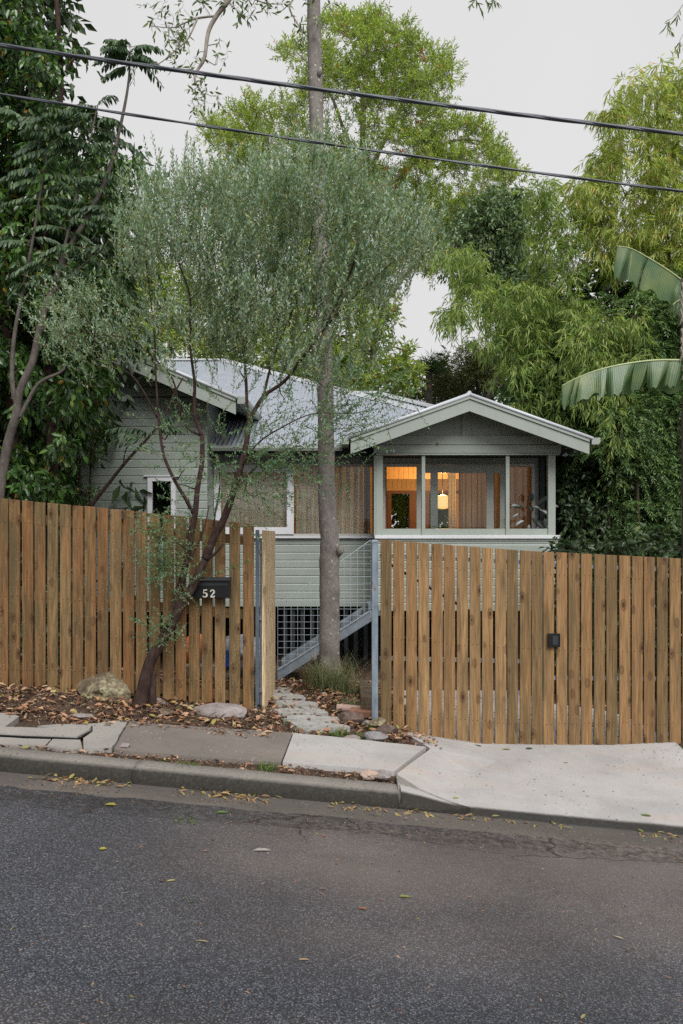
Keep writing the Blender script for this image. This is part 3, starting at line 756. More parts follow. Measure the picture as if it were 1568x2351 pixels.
def gable_roof(apx, apy_top, epx_l, epx_r, GYf, Yback, slope_l, slope_r, barge_h, main=True):
    """bargeboards, roll caps and corrugated slopes. slopes in rise/run. apy_top: top of the roll at the apex"""
    ax = XX(apx, GYf); az = ZZ(apy_top, GYf)
    for sgn, epx, sp in ((-1, epx_l, slope_l), (1, epx_r, slope_r)):
        ex = XX(epx, GYf); L = abs(ex - ax)
        # bargeboard
        t0 = .105
        pts = [(ax, az - t0), (ax, az - t0 - barge_h), (ex, az - t0 - barge_h - L * sp), (ex, az - t0 - L * sp)]
        if sgn > 0: pts = [(p[0] + .001, p[1]) for p in pts]
        MB().prism(pts, GYf, GYf + .03).build("bargeboard", M['sage_d'], house)
        pts = [(ax + sgn * .001, az - .03), (ax + sgn * .001, az - t0 + .004), (ex, az - t0 - L * sp + .004), (ex, az - .03 - L * sp)]
        MB().prism(pts, GYf - .022, GYf + .02).build("barge_mould", M['sage_d'], house)
        MB().tube([(ax, GYf - .012, az - .03), (ex + sgn * .05, GYf - .012, az - .03 - (L + .05) * sp)], .030, 8).build("barge_roll", M['cap'] if main else M['cap'], house, smooth=True)
        # corrugated slope
        nx = 2; nyc = int((Yback - GYf) / .0095)
        V = []; F = []
        ys = np.linspace(GYf, Yback, nyc)
        for y in ys:
            c = .009 * math.cos(2 * math.pi * y / .076)
            V.append((ax, y, az - .03 + c)); V.append((ex + sgn * .06, y, az - .03 + c - (L + .06) * sp))
        for i in range(nyc - 1):
            a = i * 2; F.append((a, a + 1, a + 3, a + 2))
        pyd("roof_slope", V, F, M['roof'], house, True)
        # soffit lining
        pts = [(ax, az - .11), (ex, az - .11 - L * sp), (ex, az - .125 - L * sp), (ax, az - .125)]
        MB().prism(pts, GYf + .031, Yback).build("soffit", M['sage_d'], house)
        # side gutter, its end seen from the street
        gx = ex + sgn * .03; gzz = az - .03 - L * sp
        MB().prism([(gx, gzz - .005), (gx + sgn * .135, gzz - .005), (gx + sgn * .135, gzz - .07), (gx + sgn * .10, gzz - .11), (gx, gzz - .11)], GYf - .03, Yback - 1).build("gutter", M['sage_d'], house)
    MB().tube([(ax, GYf, az + .0), (ax, Yback, az + .0)], .03, 8).build("ridge_cap", M['cap'], house)
gable_roof(apx, apy, 805, 1353, GY, 15.6, .360, .360, .187)
# side wing gable
gable_roof(262, 789, -17, 541, GY, 18.0, .424, .424, .20)
lax = XX(262, LY)
MB().box(xw0, XX(476, LY), LY - .03, LY + .02, ZZ(911, LY), ZZ(892.5, LY)).build("gable_band", M['sage_d'], house)
MB().prism([(xw0, ZZ(892, LY)), (xw1, ZZ(892, LY)), (lax, ZZ(805, LY))], LY, LY + .05).build("gable_panel", M['sage_d'], house)
for px in (205, 318, 375): MB().box(XX(px, LY), XX(px, LY) + .035, LY - .018, LY - .001, ZZ(892, LY), ZZ(818 + max(0, abs(px - 262) * .43), LY)).build("gable_batten", M['sage_d'], house)
MB().box(XX(283, 12.9), XX(293, 12.9), 12.8, LY - .031, ZZ(923, 12.9), ZZ(912, 12.9)).build("bracket", M['sage_d'], house)
# hood over a side window on the wing, partly behind leaves
MB().prism([(XX(110, 12.8), ZZ(1052, 12.8)), (XX(218, 12.8), ZZ(1052, 12.8)), (XX(222, 12.8), ZZ(1034, 12.8)), (XX(110, 12.8), ZZ(1034, 12.8))], 12.72, LY - .025).build("window_hood", M['sage'], house)
MB().box(XX(105, 12.8), XX(226, 12.8), 12.68, LY - .024, ZZ(1033.5, 12.8), ZZ(1030, 12.8)).build("hood_cap", M['cap'], house)
MB().tube([(XX(480.5, 13.72), 13.70, zfl - .6), (XX(480.5, 13.72), 13.70, ZZ(1036, 13.7))], .038, 8).build("downpipe", M['galv'], house)

# windows
def frame(name, x0, x1, z0, z1, y, w, mat, parent, d=.05, wb=None):
    wb = w if wb is None else wb
    return MB().box(x0, x0 + w, y - d, y + .02, z0, z1).box(x1 - w, x1, y - d, y + .02, z0, z1).box(x0 + w, x1 - w, y - d, y + .02, z1 - w, z1).box(x0 + w, x1 - w, y - d, y + .02, z0, z0 + wb).build(name, mat, parent)
px_ = WY / FOC
w1 = frame("window", winA[0], winA[1], winA[2], winA[3], LY, .075, M['white'], house, .045)
MB().box(winA[0] + .075, winA[1] - .075, LY + .0, LY + .006, winA[2] + .075, winA[3] - .075).build("pane", M['glass'], w1)
MB().box(winA[0] - .06, winA[1] + .06, LY - .06, LY - .0245, winA[3] + .001, winA[3] + .025).build("window_head", M['white'], w1)
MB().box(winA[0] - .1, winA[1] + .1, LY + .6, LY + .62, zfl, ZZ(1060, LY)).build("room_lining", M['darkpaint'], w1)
# big window: left sliding sash + right fixed pane
w2 = frame("window", winB[0], winB[1], winB[2], winB[3], WY, .045, M['cream'], house, .045, .04)
sash = frame("sash", winB[0] + .03, XX(675, WY), ZZ(1226.5, WY), ZZ(1069, WY), WY - .046, .12, M['white'], w2, .03)
MB().box(winB[0] + .15, XX(675, WY) - .12, WY - .055, WY - .050, ZZ(1226.5, WY) + .12, ZZ(1069, WY) - .12).build("pane", M['glass'], w2)
MB().box(XX(675, WY) + .001, winB[1] - .046, WY - .02, WY - .015, winB[2] + .041, winB[3] - .046).build("pane", M['glass'], w2)
MB().box(winB[0] - .02, winB[1] + .01, WY - .085, WY - .046, winB[2] - .035, winB[2] - .001).build("window_sill", M['white'], w2)
# sunroom inner sliding doors
w3 = frame("window", winC[0], winC[1], winC[2], winC[3], WY, .05, M['cream'], house, .04)
def stile(a, b, y, top=1069.5, name="stile", mt=None):
    MB().box(XX(a, y), XX(b, y), y - .03, y, ZZ(1255, y), ZZ(top, y)).build(name, mt or M['grey_frame'], w3)
stile(956, 976, 13.72); stile(988, 1004.6, 13.76); stile(1116, 1133, 13.72); stile(1147, 1163, 13.76)
MB().box(XX(976, 13.72) + .001, XX(1116, 13.72) - .001, 13.69, 13.72, ZZ(1086.6, 13.72), ZZ(1069.5, 13.72)).build("top_rail", M['grey_frame'], w3)
MB().box(XX(1133, 13.72) + .001, XX(1163, 13.72) - .001, 13.70, 13.72, ZZ(1086.6, 13.72), ZZ(1069.5, 13.72)).build("top_rail", M['grey_frame'], w3)
MB().box(XX(977, 13.7), XX(1115, 13.7), 13.700, 13.704, ZZ(1255, 13.7), ZZ(1087, 13.7)).build("pane", M['glass'], w3)
MB().box(XX(1164, 13.7), XX(1222, 13.7), 13.740, 13.744, ZZ(1255, 13.7), ZZ(1073, 13.7)).build("pane", M['glass'], w3)
MB().box(XX(878.6, WY), XX(887.5, WY), WY - .03, WY + .1, ZZ(1255, WY), ZZ(1072, WY)).build("jamb", m_plain("cedar_jamb", (.13, .05, .022), .6), w3)

# room behind
vj = m_plain("varnished_lining", (.60, .38, .17), .5, 0, .12, 5, .1)
cedar = m_plain("red_cedar", (.17, .055, .02), .5, 0, .3, 8, .1)
BK = 17.3
def ztop(py, y): return ZZ(py, y)
lw = (XX(897, BK), XX(941, BK), ZZ(1265, BK), ZZ(1134, BK))      # louvre openings in the back wall
lw2 = (XX(984, BK), XX(1030, BK), ZZ(1265, BK), ZZ(1134, BK))
lw0 = (XX(868, BK), XX(889, BK), ZZ(1265, BK), ZZ(1134, BK))
rm = MB()
zc = ZZ(1040, BK) + .25
xr0, xr1 = wx0 + .12, sx1 - .1
rm.box(xr0, lw0[0], BK, BK + .06, zfl + .12, zc)
rm.box(lw0[0], xr1, BK, BK + .06, ZZ(1128, BK), zc); rm.box(lw0[0], xr1, BK, BK + .06, zfl + .12, lw[2])
rm.box(lw2[1], xr1, BK, BK + .06, lw[2], ZZ(1128, BK))
rm.build("back_wall", vj, house)
for a, b in ((lw0[1], lw[0]), (lw[1], lw2[0])):
    MB().box(a, b, BK - .03, BK + .05, lw[2], ZZ(1128, BK)).build("window_post", cedar, house)
MB().box(lw0[0], xr1, BK - .05, BK - .001, lw[3], ZZ(1127, BK)).build("window_head", cedar, house)
# bulkhead beam nearer the lamp with vertical lining boards
x = XX(860, 16.2)
while x < XX(1240, 16.2):
    MB().box(x, x + .094, 16.2, 16.24, ZZ(1100, 16.2), ZZ(1040, 16.2)).build("lining_board", vj, house); x += .099
x = XX(860, BK)
while x < XX(1060, BK):
    MB().box(x, x + .094, BK - .02, BK - .002, ZZ(1122, BK), ZZ(1085, BK)).build("lining_board", vj, house); x += .099
MB().box(xr0 - .1, xr1, WY + .1005, BK, ZZ(1040, 16.2) + .001, ZZ(1040, 16.2) + .03).build("room_ceiling", vj, house)
MB().box(xr0 - .06, xr0 - .001, WY + .11, BK, zfl, 2.98).box(xr1 + .001, xr1 + .04, WY + .11, BK, zfl, 2.98).build("room_wall", vj, house)
slat_m = m_plain("louvre_glass", (.42, .46, .42), .15, 0, .2, 4, 0, .8)
for (a, b, c, d) in (lw0, lw, lw2):
    lo = MB().box(a, a + .015, BK - .01, BK + .04, c, d).box(b - .015, b, BK - .01, BK + .04, c, d).build("louvre_window", cedar, house)
    z = c
    while z < d - .03:
        V = [(a + .016, BK - .02, z), (b - .016, BK - .02, z), (b - .016, BK + .05, z + .105), (a + .016, BK + .05, z + .105)]
        V += [(v[0], v[1] + .004, v[2] - .004) for v in V]
        pyd("louvre_blade", V, [(0, 1, 2, 3), (7, 6, 5, 4), (0, 4, 5, 1), (1, 5, 6, 2), (2, 6, 7, 3), (3, 7, 4, 0)], M['glass'], lo)
        z += .128
# garden light seen through: plants behind louvres come with the background trees

# curtains
def curtain(name, x0, x1, z0, z1, y, folds, amp, mat, label, bottom_var=.0):
    n = int(folds * 12); V = []; F = []
    for i in range(n + 1):
        x = lerp(x0, x1, i / n); a = amp * math.sin(i / 12 * 2 * math.pi) + amp * .5 * math.sin(i / 12 * 2 * math.pi * .37 + 1)
        for k, z in enumerate((z0, (z0 + z1) / 2, z1)): V.append((x + .012 * math.sin(i * .9 + k), y + a * (1 if k < 2 else .7), z))
    for i in range(n):
        for k in range(2): F.append((i * 3 + k, i * 3 + 3 + k, i * 3 + 4 + k, i * 3 + 1 + k))
    o = pyd(name, V, F, mat, None, True); tag(o, label, "curtain"); return o
curtain("curtain", winB[0] + .1, XX(672, WY), winB[2] + .02, winB[3] - .01, WY + .13, 9, .014, M['curtain'], "pale linen curtain in the left sash of the wide window")
curtain("curtain", XX(678, WY), XX(835, WY), winB[2] + .02, winB[3] - .01, WY + .14, 9, .028, M['curtain'], "pleated linen curtain behind the smooth grey trunk")
curtain("curtain", XX(836, WY), XX(850, WY), winB[2] + .02, winB[3] - .01, WY + .17, 3, .03, m_curtain("grey_curtain", (.22, .22, .22)), "narrow grey curtain bunched at the edge of the wide window")
curtain("curtain", XX(1052, 14.0), XX(1150, 14.0), zfl + .2, ZZ(1071, 14.0), 14.0, 8, .025, M['curtain_d'], "brown curtain behind the sliding door of the sunroom")
curtain("curtain", XX(1160, 14.0), XX(1226, 14.0), zfl + .2, ZZ(1071, 14.0), 14.02, 4, .02, M['curtain_d'], "brown curtain behind the leafy potted plant")
curtain("curtain", XX(1029, 14.3), XX(1046, 14.3), zfl + .2, ZZ(1068, 14.3), 14.3, 3, .02, M['curtain'], "thin bunched curtain glowing beside the lit lamp")

# pendant lamp
LYp = 15.2
lc = P(1016, 1154, LYp)
lamp = empty("pendant_lamp", lc, "glowing paper pendant lamp hanging inside the sunroom window", "lamp")
sh = []; prof = [(.055, .135), (.115, .125), (.132, .06), (.134, -.04), (.120, -.09), (.095, -.115), (.05, -.125)]
V = []; F = []; ns = 20
for r, z in prof:
    for k in range(ns): a = 2 * math.pi * k / ns; V.append((lc.x + r * math.cos(a), lc.y + r * math.sin(a), lc.z + z))
for j in range(len(prof) - 1):
    for k in range(ns): F.append((j * ns + k, j * ns + (k + 1) % ns, (j + 1) * ns + (k + 1) % ns, (j + 1) * ns + k))
m_sh, t_, b_ = new_mat("paper_shade"); b_.inputs['Base Color'].default_value = (.35, .26, .12, 1)
b_.inputs['Emission Color'].default_value = (1, .55, .16, 1); b_.inputs['Emission Strength'].default_value = .42
lwgt = nd(t_, "ShaderNodeLayerWeight"); lwgt.inputs[0].default_value = .35
t_.links.new(ramp(t_, lwgt.outputs['Facing'], [(0, (1, .72, .30)), (.5, (1, .55, .16)), (1, (.9, .38, .08))]), b_.inputs['Emission Color'])
pyd("lamp_shade", V, F, m_sh, lamp, True)
MB().tube([lc + Vector((0, 0, .135)), Vector((lc.x, lc.y, ZZ(1040, 16.2)))], .006, 5).build("cord", M['dark'], lamp)
pl = bpy.data.lights.new("bulb", 'POINT'); pl.energy = 42; pl.color = (1, .60, .24); pl.shadow_soft_size = .04
plo = bpy.data.objects.new("bulb", pl); COL.objects.link(plo); plo.parent = lamp; plo.location = (0, 0, .19)

# main roof: corrugated front slope between two hips
EYv, EZ, PT = 13.30, ZZ(1025, 13.3), .404
RX0, RX1 = XX(380, 19.95), XX(512, 19.95); RYd = 19.95 - EYv
def roof_top(x):      # how far back the front slope runs at x
    if x < RX0: return max(0, RYd - (RX0 - x))
    if x > RX1: return max(0, RYd - (x - RX1))
    return RYd
def corr(x0, x1, y0, z0, pt, topf, botf=lambda x: 0.0, name="roof_sheet"):
    x = x0
    while x < x1 - 1e-6:
        xe = min(x + .76, x1); n = max(2, int((xe - x) / .0095)); V = []; F = []
        dz = random.uniform(-.002, .002)
        for i in range(n + 1):
            xx = lerp(x, xe, i / n); a, b = botf(xx), max(botf(xx), topf(xx)); c = .013 * math.cos(2 * math.pi * xx / .076) + dz
            V.append((xx, y0 + a, z0 + a * pt + c)); V.append((xx, y0 + b, z0 + b * pt + c))
        for i in range(n): F.append((i * 2, i * 2 + 2, i * 2 + 3, i * 2 + 1))
        pyd(name, V, F, M['roof'], house, True); x = xe
corr(-5.6, 3.3, EYv - .05, EZ, PT, lambda x: roof_top(x) + .05, lambda x: 0.0 if x > -3.4 else 2.2)
HE = 3.3 - RX1
# lap lines: two screw rows as small heads
sc_ = MB()
def cap_line(a, b, name="hip_cap"):
    a, b = Vector(a), Vector(b); d = (b - a).normalized(); side = d.cross(Vector((0, 0, 1))).normalized(); up = Vector((0, 0, 1))
    V = []; n = 2
    for p in (a, b):
        for s, h in ((-.17, -.035), (-.05, .02), (0, .042), (.05, .02), (.17, -.035)): V.append(p + side * s + up * (h + .02))
    F = [(i, i + 1, i + 6, i + 5) for i in range(4)]
    V += [v - up * .006 for v in V]; F += [(i + 11, i + 10, i + 15, i + 16) for i in range(4)]
    pyd(name, V, F, M['cap'], house)
rz = EZ + RYd * PT
cap_line((RX0, 19.95, rz), (RX1, 19.95, rz), "ridge_cap")
cap_line((RX1, 19.95, rz), (3.3, 19.95 - HE, rz - PT * HE))
cap_line((RX0, 19.95, rz), (RX0 - RYd, EYv, EZ))
# hidden side slopes; rear slope left off so sky light reaches the courtyard plant
def tri_roof(pts): pyd("roof_slope", pts, [tuple(range(len(pts)))], M['roof'], house)
tri_roof([(RX1, 19.95, rz - .01), (3.3, 19.95 - HE, rz - PT * HE - .01), (3.3, 19.95 + HE, rz - PT * HE - .01)])
tri_roof([(RX0, 19.95, rz - .01), (RX0 - RYd, EYv + .6, EZ - .01), (RX0 - RYd, 26.6, EZ - .01)])
# second hipped roof behind
ry2, rz2 = 19.0, EYE + (CY - 904) * 19.0 / FOC
rxa, rxb = XX(700, ry2), XX(866, ry2)
corr(rxa, rxb + 4.5, ry2 - 4.5, rz2 - 4.5 * PT, PT, lambda x: 4.5 if x < rxb else max(0.0, 4.5 - (x - rxb)), name="rear_roof_sheet")
cap_line((rxa, ry2, rz2), (rxb, ry2, rz2), "ridge_cap"); cap_line((rxb, ry2, rz2), (rxb + 4.5, ry2 - 4.5, rz2 - 4.5 * PT))
# scalloped flashing edges: screw heads along caps
for k in range(22):
    t = k / 21; p = Vector((RX1 + RYd * (.08 + .8 * t), 19.95 - RYd * (.08 + .8 * t), rz - PT * RYd * (.08 + .8 * t) + .03))
    sc_.box(p.x - .10, p.x - .08, p.y - .12, p.y - .10, p.z - .02, p.z + .012)
    if k < 12:
        p = Vector((rxa + (rxb - rxa) * k / 11, ry2 - .14, rz2 - .04)); sc_.box(p.x, p.x + .02, p.y - .01, p.y + .01, p.z, p.z + .03)
sc_.build("roof_screws", M['galv'], house)
# front eave gutter, fascia and soffit
gx0_, gx1_ = XX(486, 13.22), XX(786, 13.22)
MB().extr_x([(13.17, EZ - .01), (13.17, EZ + .0), (13.16, EZ + .0), (13.155, EZ - .04), (13.175, EZ - .085), (13.28, EZ - .085), (13.28, EZ - .01)], gx0_, gx1_).build("gutter", M['sage_d'], house)
MB().box(gx0_, gx1_ + .5, 13.282, 13.31, EZ - .17, EZ - .01).build("fascia", M['darkpaint'], house)
MB().box(gx0_, gx1_ + .8, 13.311, WY - .026, EZ - .16, EZ - .14).build("soffit", M['sage_d'], house)
# under the house: stumps, dark battens
for px in (650, 668, 690, 712, 730, 790, 812, 835):
    MB().box(XX(px, 13.9), XX(px, 13.9) + .07, 13.88, 13.92, -1.0, zfl - .01).build("batten", M['darkpaint'], house)
for px in (60, 200, 330, 460, 590): 
    MB().box(XX(px, 13.6), XX(px, 13.6) + .1, 13.5, 13.6, -1.05, zfl - .005).build("stump", M['darkpaint'], house)
for px in (905, 1010, 1115, 1260): 
    MB().box(XX(px, 13.1), XX(px, 13.1) + .1, 13.05, 13.15, -1.05, zs - .005).build("stump", M['darkpaint'], house)
MB().box(-6, 4.2, 15.6, 15.7, -1.2, zfl + .04).box(-5.2, wx0, 13.25, 15.55, zfl - .06, zfl - .002).box(wx0, 3.5, 13.95, 15.55, zfl - .06, zfl - .002).build("underfloor_and_shade_back", M['darkpaint'], house)  # floor slabs, plus a dark back sheet standing in for shade beneath the house

# stairs with welded-mesh balustrade
st = empty("stairs", (XX(640, 12.4), 12.4, -.9), "galvanised steel stair with welded mesh balustrade climbing beneath the house wall", "stairs")
SY = 12.4
def spp(px, py): return (XX(px, SY), ZZ(py, SY))
MB().prism([spp(637, 1564), spp(637, 1535), spp(853, 1398), spp(853, 1426)], SY, SY + .02).build("stringer", M['galv'], st)
MB().prism([spp(637, 1564), spp(637, 1535), spp(853, 1398), spp(853, 1426)], SY + .85, SY + .87).build("stringer", M['galv'], st)
for i in range(8):
    px, py = lerp(650, 836, i / 7), lerp(1535, 1412, i / 7) - 2
    a = spp(px, py); MB().box(a[0], a[0] + .26, SY + .021, SY + .849, a[1] - .03, a[1]).build("tread", m_plain("grey_tread", (.10, .12, .13), .7), st)
pn = MB(); rad = .0034
xl, xr = XX(638, SY - .03), XX(851, SY - .03); ppx = FOC / SY
def ztopm(px): return ZZ(lerp(1391, 1240, (px - 638) / 213), SY)
def zbotm(px): return ZZ(lerp(1538, 1402, (px - 638) / 213), SY)
px = 638.0; col = 0
while px < 852:
    pn.tube([(XX(px, SY), SY - .03, zbotm(px)), (XX(px, SY), SY - .03, ztopm(px))], rad, 4); px += 15.2
pn.tube([(XX(851, SY), SY - .03, zbotm(851) - .1), (XX(851, SY), SY - .03, ztopm(851))], rad, 4)
py = 1250.0
while py < 1540:
    xa = 638 + max(0, (1391 - py) / 151 * 213); xb = 851 if py < 1402 else 638 + (1538 - py) / 136 * 213
    if xb > xa + 4: pn.tube([(XX(xa, SY), SY - .034, ZZ(py, SY)), (XX(xb, SY), SY - .034, ZZ(py, SY))], rad, 4)
    py += 14.8
pn.tube([(XX(638, SY), SY - .03, ztopm(638)), (XX(851, SY), SY - .03, ztopm(851))], .006, 5)
pn.tube([(XX(638, SY), SY - .03, zbotm(638)), (XX(851, SY), SY - .03, zbotm(851))], .006, 5)
pn.build("mesh_balustrade", m_plain("bright_galvanised_wire", (.36, .41, .45), .5, .2, .1, 5, 0), st)
MB().box(XX(846, SY), XX(870, SY), SY + .0, SY + .86, ZZ(1402, SY), ZZ(1392, SY)).build("landing", M['galv'], st)

# ------------------------------------------------------------------ foliage machinery
def np_mesh(name, V, F, nside, mat, parent=None, smooth=False):
    me = bpy.data.meshes.new(name); nf = len(F)
    me.vertices.add(len(V)); me.vertices.foreach_set("co", np.ascontiguousarray(V, dtype=np.float32).ravel())
    me.loops.add(nf * nside); me.loops.foreach_set("vertex_index", np.ascontiguousarray(F, dtype=np.int32).ravel())
    me.polygons.add(nf); me.polygons.foreach_set("loop_start", np.arange(0, nf * nside, nside, dtype=np.int32))
    me.update(calc_edges=True); me.validate()
    if smooth: me.shade_smooth()
    me.materials.append(mat)
    o = bpy.data.objects.new(name, me); COL.objects.link(o)
    if parent is not None: o.parent = parent; o.location = -wloc(parent)
    return o
def unit(a): return a / np.maximum(np.linalg.norm(a, axis=-1, keepdims=True), 1e-9)

def leaf_geo(base, d, nrm, L, W, bend=.15, six=False):
    """folded pointed leaves. base (n,3) direction d, normal nrm, lengths L, widths W"""
    s = unit(np.cross(d, nrm)); nn = unit(np.cross(s, d)); L = L[:, None]; W = W[:, None]
    tip = base + d * L - nn * L * bend
    if not six:
        mid = base + d * L * .45
        l = mid + s * W * .5 + nn * W * .18; r = mid - s * W * .5 + nn * W * .18
        V = np.stack([base, l, tip, r], 1).reshape(-1, 3); n = len(base)
        i = np.arange(n)[:, None] * 4
        F = np.concatenate([i + np.array([[0, 2, 1]]), i + np.array([[0, 3, 2]])], 0)
        return V, F
    m1 = base + d * L * .28; m2 = base + d * L * .66 - nn * L * bend * .35
    V = np.stack([base, m1 + s * W * .45 + nn * W * .14, m2 + s * W * .42 + nn * W * .12, tip, m2 - s * W * .42 + nn * W * .12, m1 - s * W * .45 + nn * W * .14, m2], 1).reshape(-1, 3)
    i = np.arange(len(base))[:, None] * 7
    F = np.concatenate([i + np.array([t]) for t in ([0, 6, 1], [1, 6, 2], [2, 6, 3], [0, 5, 6], [5, 4, 6], [4, 3, 6])], 0)
    return V, F

def twigs(base, d, TL, m, LL, LW, ang=55, grav=0.0, tdroop=0.0, up=.5, six=False, start=.15, jit=.25, planar=False, bend=.15, pair=False):
    """m leaves along each of n twigs. returns leaf V,F and twig V,F"""
    n = len(base); d = unit(d)
    TL = TL * rng.uniform(.7, 1.25, n)
    ref = unit(rng.normal(size=(n, 3))); p1 = unit(np.cross(d, ref)); 
    if planar: 
        p1 = unit(np.cross(d, np.array([[0, 0, 1.0]]) + rng.normal(0, .15, (n, 3))))
    p2 = unit(np.cross(d, p1))
    VS = []; FS = []; off = 0
    t = np.linspace(start, 1, m)
    A = math.radians(ang)
    for k in range(m):
        tk = t[k]
        pos = base + d * (TL * tk)[:, None]; pos[:, 2] -= tdroop * TL * tk * tk
        dd = d.copy(); dd[:, 2] -= 2 * tdroop * tk * .8; dd = unit(dd)
        a = (k * 2.4) if not planar else (math.pi * (k % 2))
        perp = p1 * math.cos(a) + p2 * math.sin(a)
        last = (k == m - 1)
        aa = A * (0.25 if last else 1)
        ld = dd * math.cos(aa) + perp * math.sin(aa) + rng.normal(0, jit, (n, 3)); ld[:, 2] -= grav; ld = unit(ld)
        nr = unit(rng.normal(0, .6, (n, 3)) + np.array([[0, 0, up * 2]]))
        V, F = leaf_geo(pos, ld, nr, LL * rng.uniform(.65, 1.2, n), LW * rng.uniform(.8, 1.2, n), bend, six)
        VS.append(V); FS.append(F + off); off += len(V)
    V = np.concatenate(VS); F = np.concatenate(FS)
    # twig prisms
    e = base + d * TL[:, None]; e[:, 2] -= tdroop * TL
    mid = base + d * (TL * .5)[:, None]; mid[:, 2] -= tdroop * TL * .25
    return V, F, base, mid, e
def twig_prisms(b, m, e, r):
    d = unit(e - b); p = unit(np.cross(d, np.array([[.3, .5, .8]]))); q = np.cross(d, p); VS = []
    for c, rr in ((b, r), (m, r * .75), (e, r * .3)):
        for a in (0, 2.094, 4.189): VS.append(c + (p * math.cos(a) + q * math.sin(a)) * rr)
    V = np.stack(VS, 1).reshape(-1, 3); i = np.arange(len(b))[:, None] * 9; F = []
    for s in (0, 3):
        for k in range(3):
            a_, b_ = s + k, s + (k + 1) % 3; F.append(i + np.array([[a_, b_, b_ + 3, a_ + 3]]))
    return V, np.concatenate(F, 0)

def poly_pts(poly, n, Y0, Y1, dens=None):
    xs = [p[0] for p in poly]; ys = [p[1] for p in poly]; out = []
    m = len(poly)
    while len(out) < n:
        k = 4 * n
        X = rng.uniform(min(xs), max(xs), k); Yp = rng.uniform(min(ys), max(ys), k); ins = np.zeros(k, bool)
        for i in range(m):
            x1, y1 = poly[i]; x2, y2 = poly[(i + 1) % m]
            if y1 == y2: continue
            c = ((y1 > Yp) != (y2 > Yp)) & (X < (x2 - x1) * (Yp - y1) / (y2 - y1) + x1); ins ^= c
        for a, b in zip(X[ins], Yp[ins]):
            if dens is None or rng.random() < dens(a, b): out.append((a, b))
            if len(out) >= n: break
    o = np.array(out[:n]); Yd = rng.uniform(Y0, Y1, n)
    return np.stack([(o[:, 0] - CX) * Yd / FOC, Yd, EYE - (o[:, 1] - CY) * Yd / FOC], 1)

def curvy(pts, k=4):
    """smooth polyline through points"""
    pts = [Vector(p) for p in pts]; out = []
    for i in range(len(pts) - 1):
        p0 = pts[max(i - 1, 0)]; p1 = pts[i]; p2 = pts[i + 1]; p3 = pts[min(i + 2, len(pts) - 1)]
        for j in range(k):
            t = j / k
            out.append(.5 * ((2 * p1) + (p2 - p0) * t + (2 * p0 - 5 * p1 + 4 * p2 - p3) * t * t + (-p0 + 3 * p1 - 3 * p2 + p3) * t ** 3))
    out.append(pts[-1]); return out
def limb(mb, pp, r0, r1, sides=8, k=4, nodes=None, yfn=None):
    """pp: list of (px,py,Y). tapered limb"""
    q = curvy([P(*p) for p in pp], k); n = len(q)
    mb.tube(q, [lerp(r0, r1, i / (n - 1)) for i in range(n)], sides)
    if nodes is not None:
        for i, v in enumerate(q): nodes.append((v.x, v.y, v.z, lerp(r0, r1, i / (n - 1))))
def grow(mb, nodes, targets, rmin=.003, rmax=.012, bow=.12, updir=.15, sides=4):
    """connect each target to the nearest limb point with a bowed branchlet that later ones may fork from"""
    N = np.array([n[:3] for n in nodes]); RR = [n[3] for n in nodes]
    d = np.array([np.min(np.sum((N - t) ** 2, 1)) for t in targets]); order = np.argsort(d)
    for i in order:
        t = targets[i]; dd = np.sum((N - t) ** 2, 1); dd = dd + (t[2] < N[:, 2]) * .3 * dd
        j = int(np.argmin(dd)); a = Vector(N[j]); b = Vector(t); L = (b - a).length
        if L < .02: continue
        side = Vector(rng.normal(size=3)) * bow * L; r = min(rmax, max(rmin, RR[j] * .6), .006 + .018 * L)
        q = curvy([a, a.lerp(b, .35) + side - Vector((0, 0, updir * L * .5)), a.lerp(b, .7) + side * .6, b], 2); n = len(q)
        mb.tube(q, [lerp(r, rmin, k / (n - 1)) for k in range(n)], sides, cap=False)
        N = np.concatenate([N, np.array([[v.x, v.y, v.z] for v in q[2:]])]); RR += [lerp(r, rmin, k / (n - 1)) for k in range(2, n)]
    return N

def crown(parent, pieces, mat, tmat, trad=.002, name="foliage"):
    Vs = []; Fs = []; off = 0; TB = []; 
    for V, F, b, m, e in pieces:
        Vs.append(V); Fs.append(F + off); off += len(V); TB.append((b, m, e))
    o = np_mesh(name, np.concatenate(Vs), np.concatenate(Fs), 3, mat, parent); o["kind"] = "stuff"
    if tmat is not None:
        V, F = twig_prisms(np.concatenate([x[0] for x in TB]), np.concatenate([x[1] for x in TB]), np.concatenate([x[2] for x in TB]), trad)
        o2 = np_mesh("twigs", V, F, 4, tmat, parent); o2["kind"] = "stuff"
    return o
def clumps(cent, rad, per, flat=.8, shell=.45):
    """points round clump centres with outward directions"""
    n = len(cent); C = np.repeat(cent, per, 0); u = unit(rng.normal(size=(n * per, 3))); r = rng.uniform(shell, 1, (n * per, 1)) * (rad * np.repeat(rng.uniform(.6, 1.3, n), per))[:, None]
    o = u * r; o[:, 2] *= flat; return C + o * .6, u

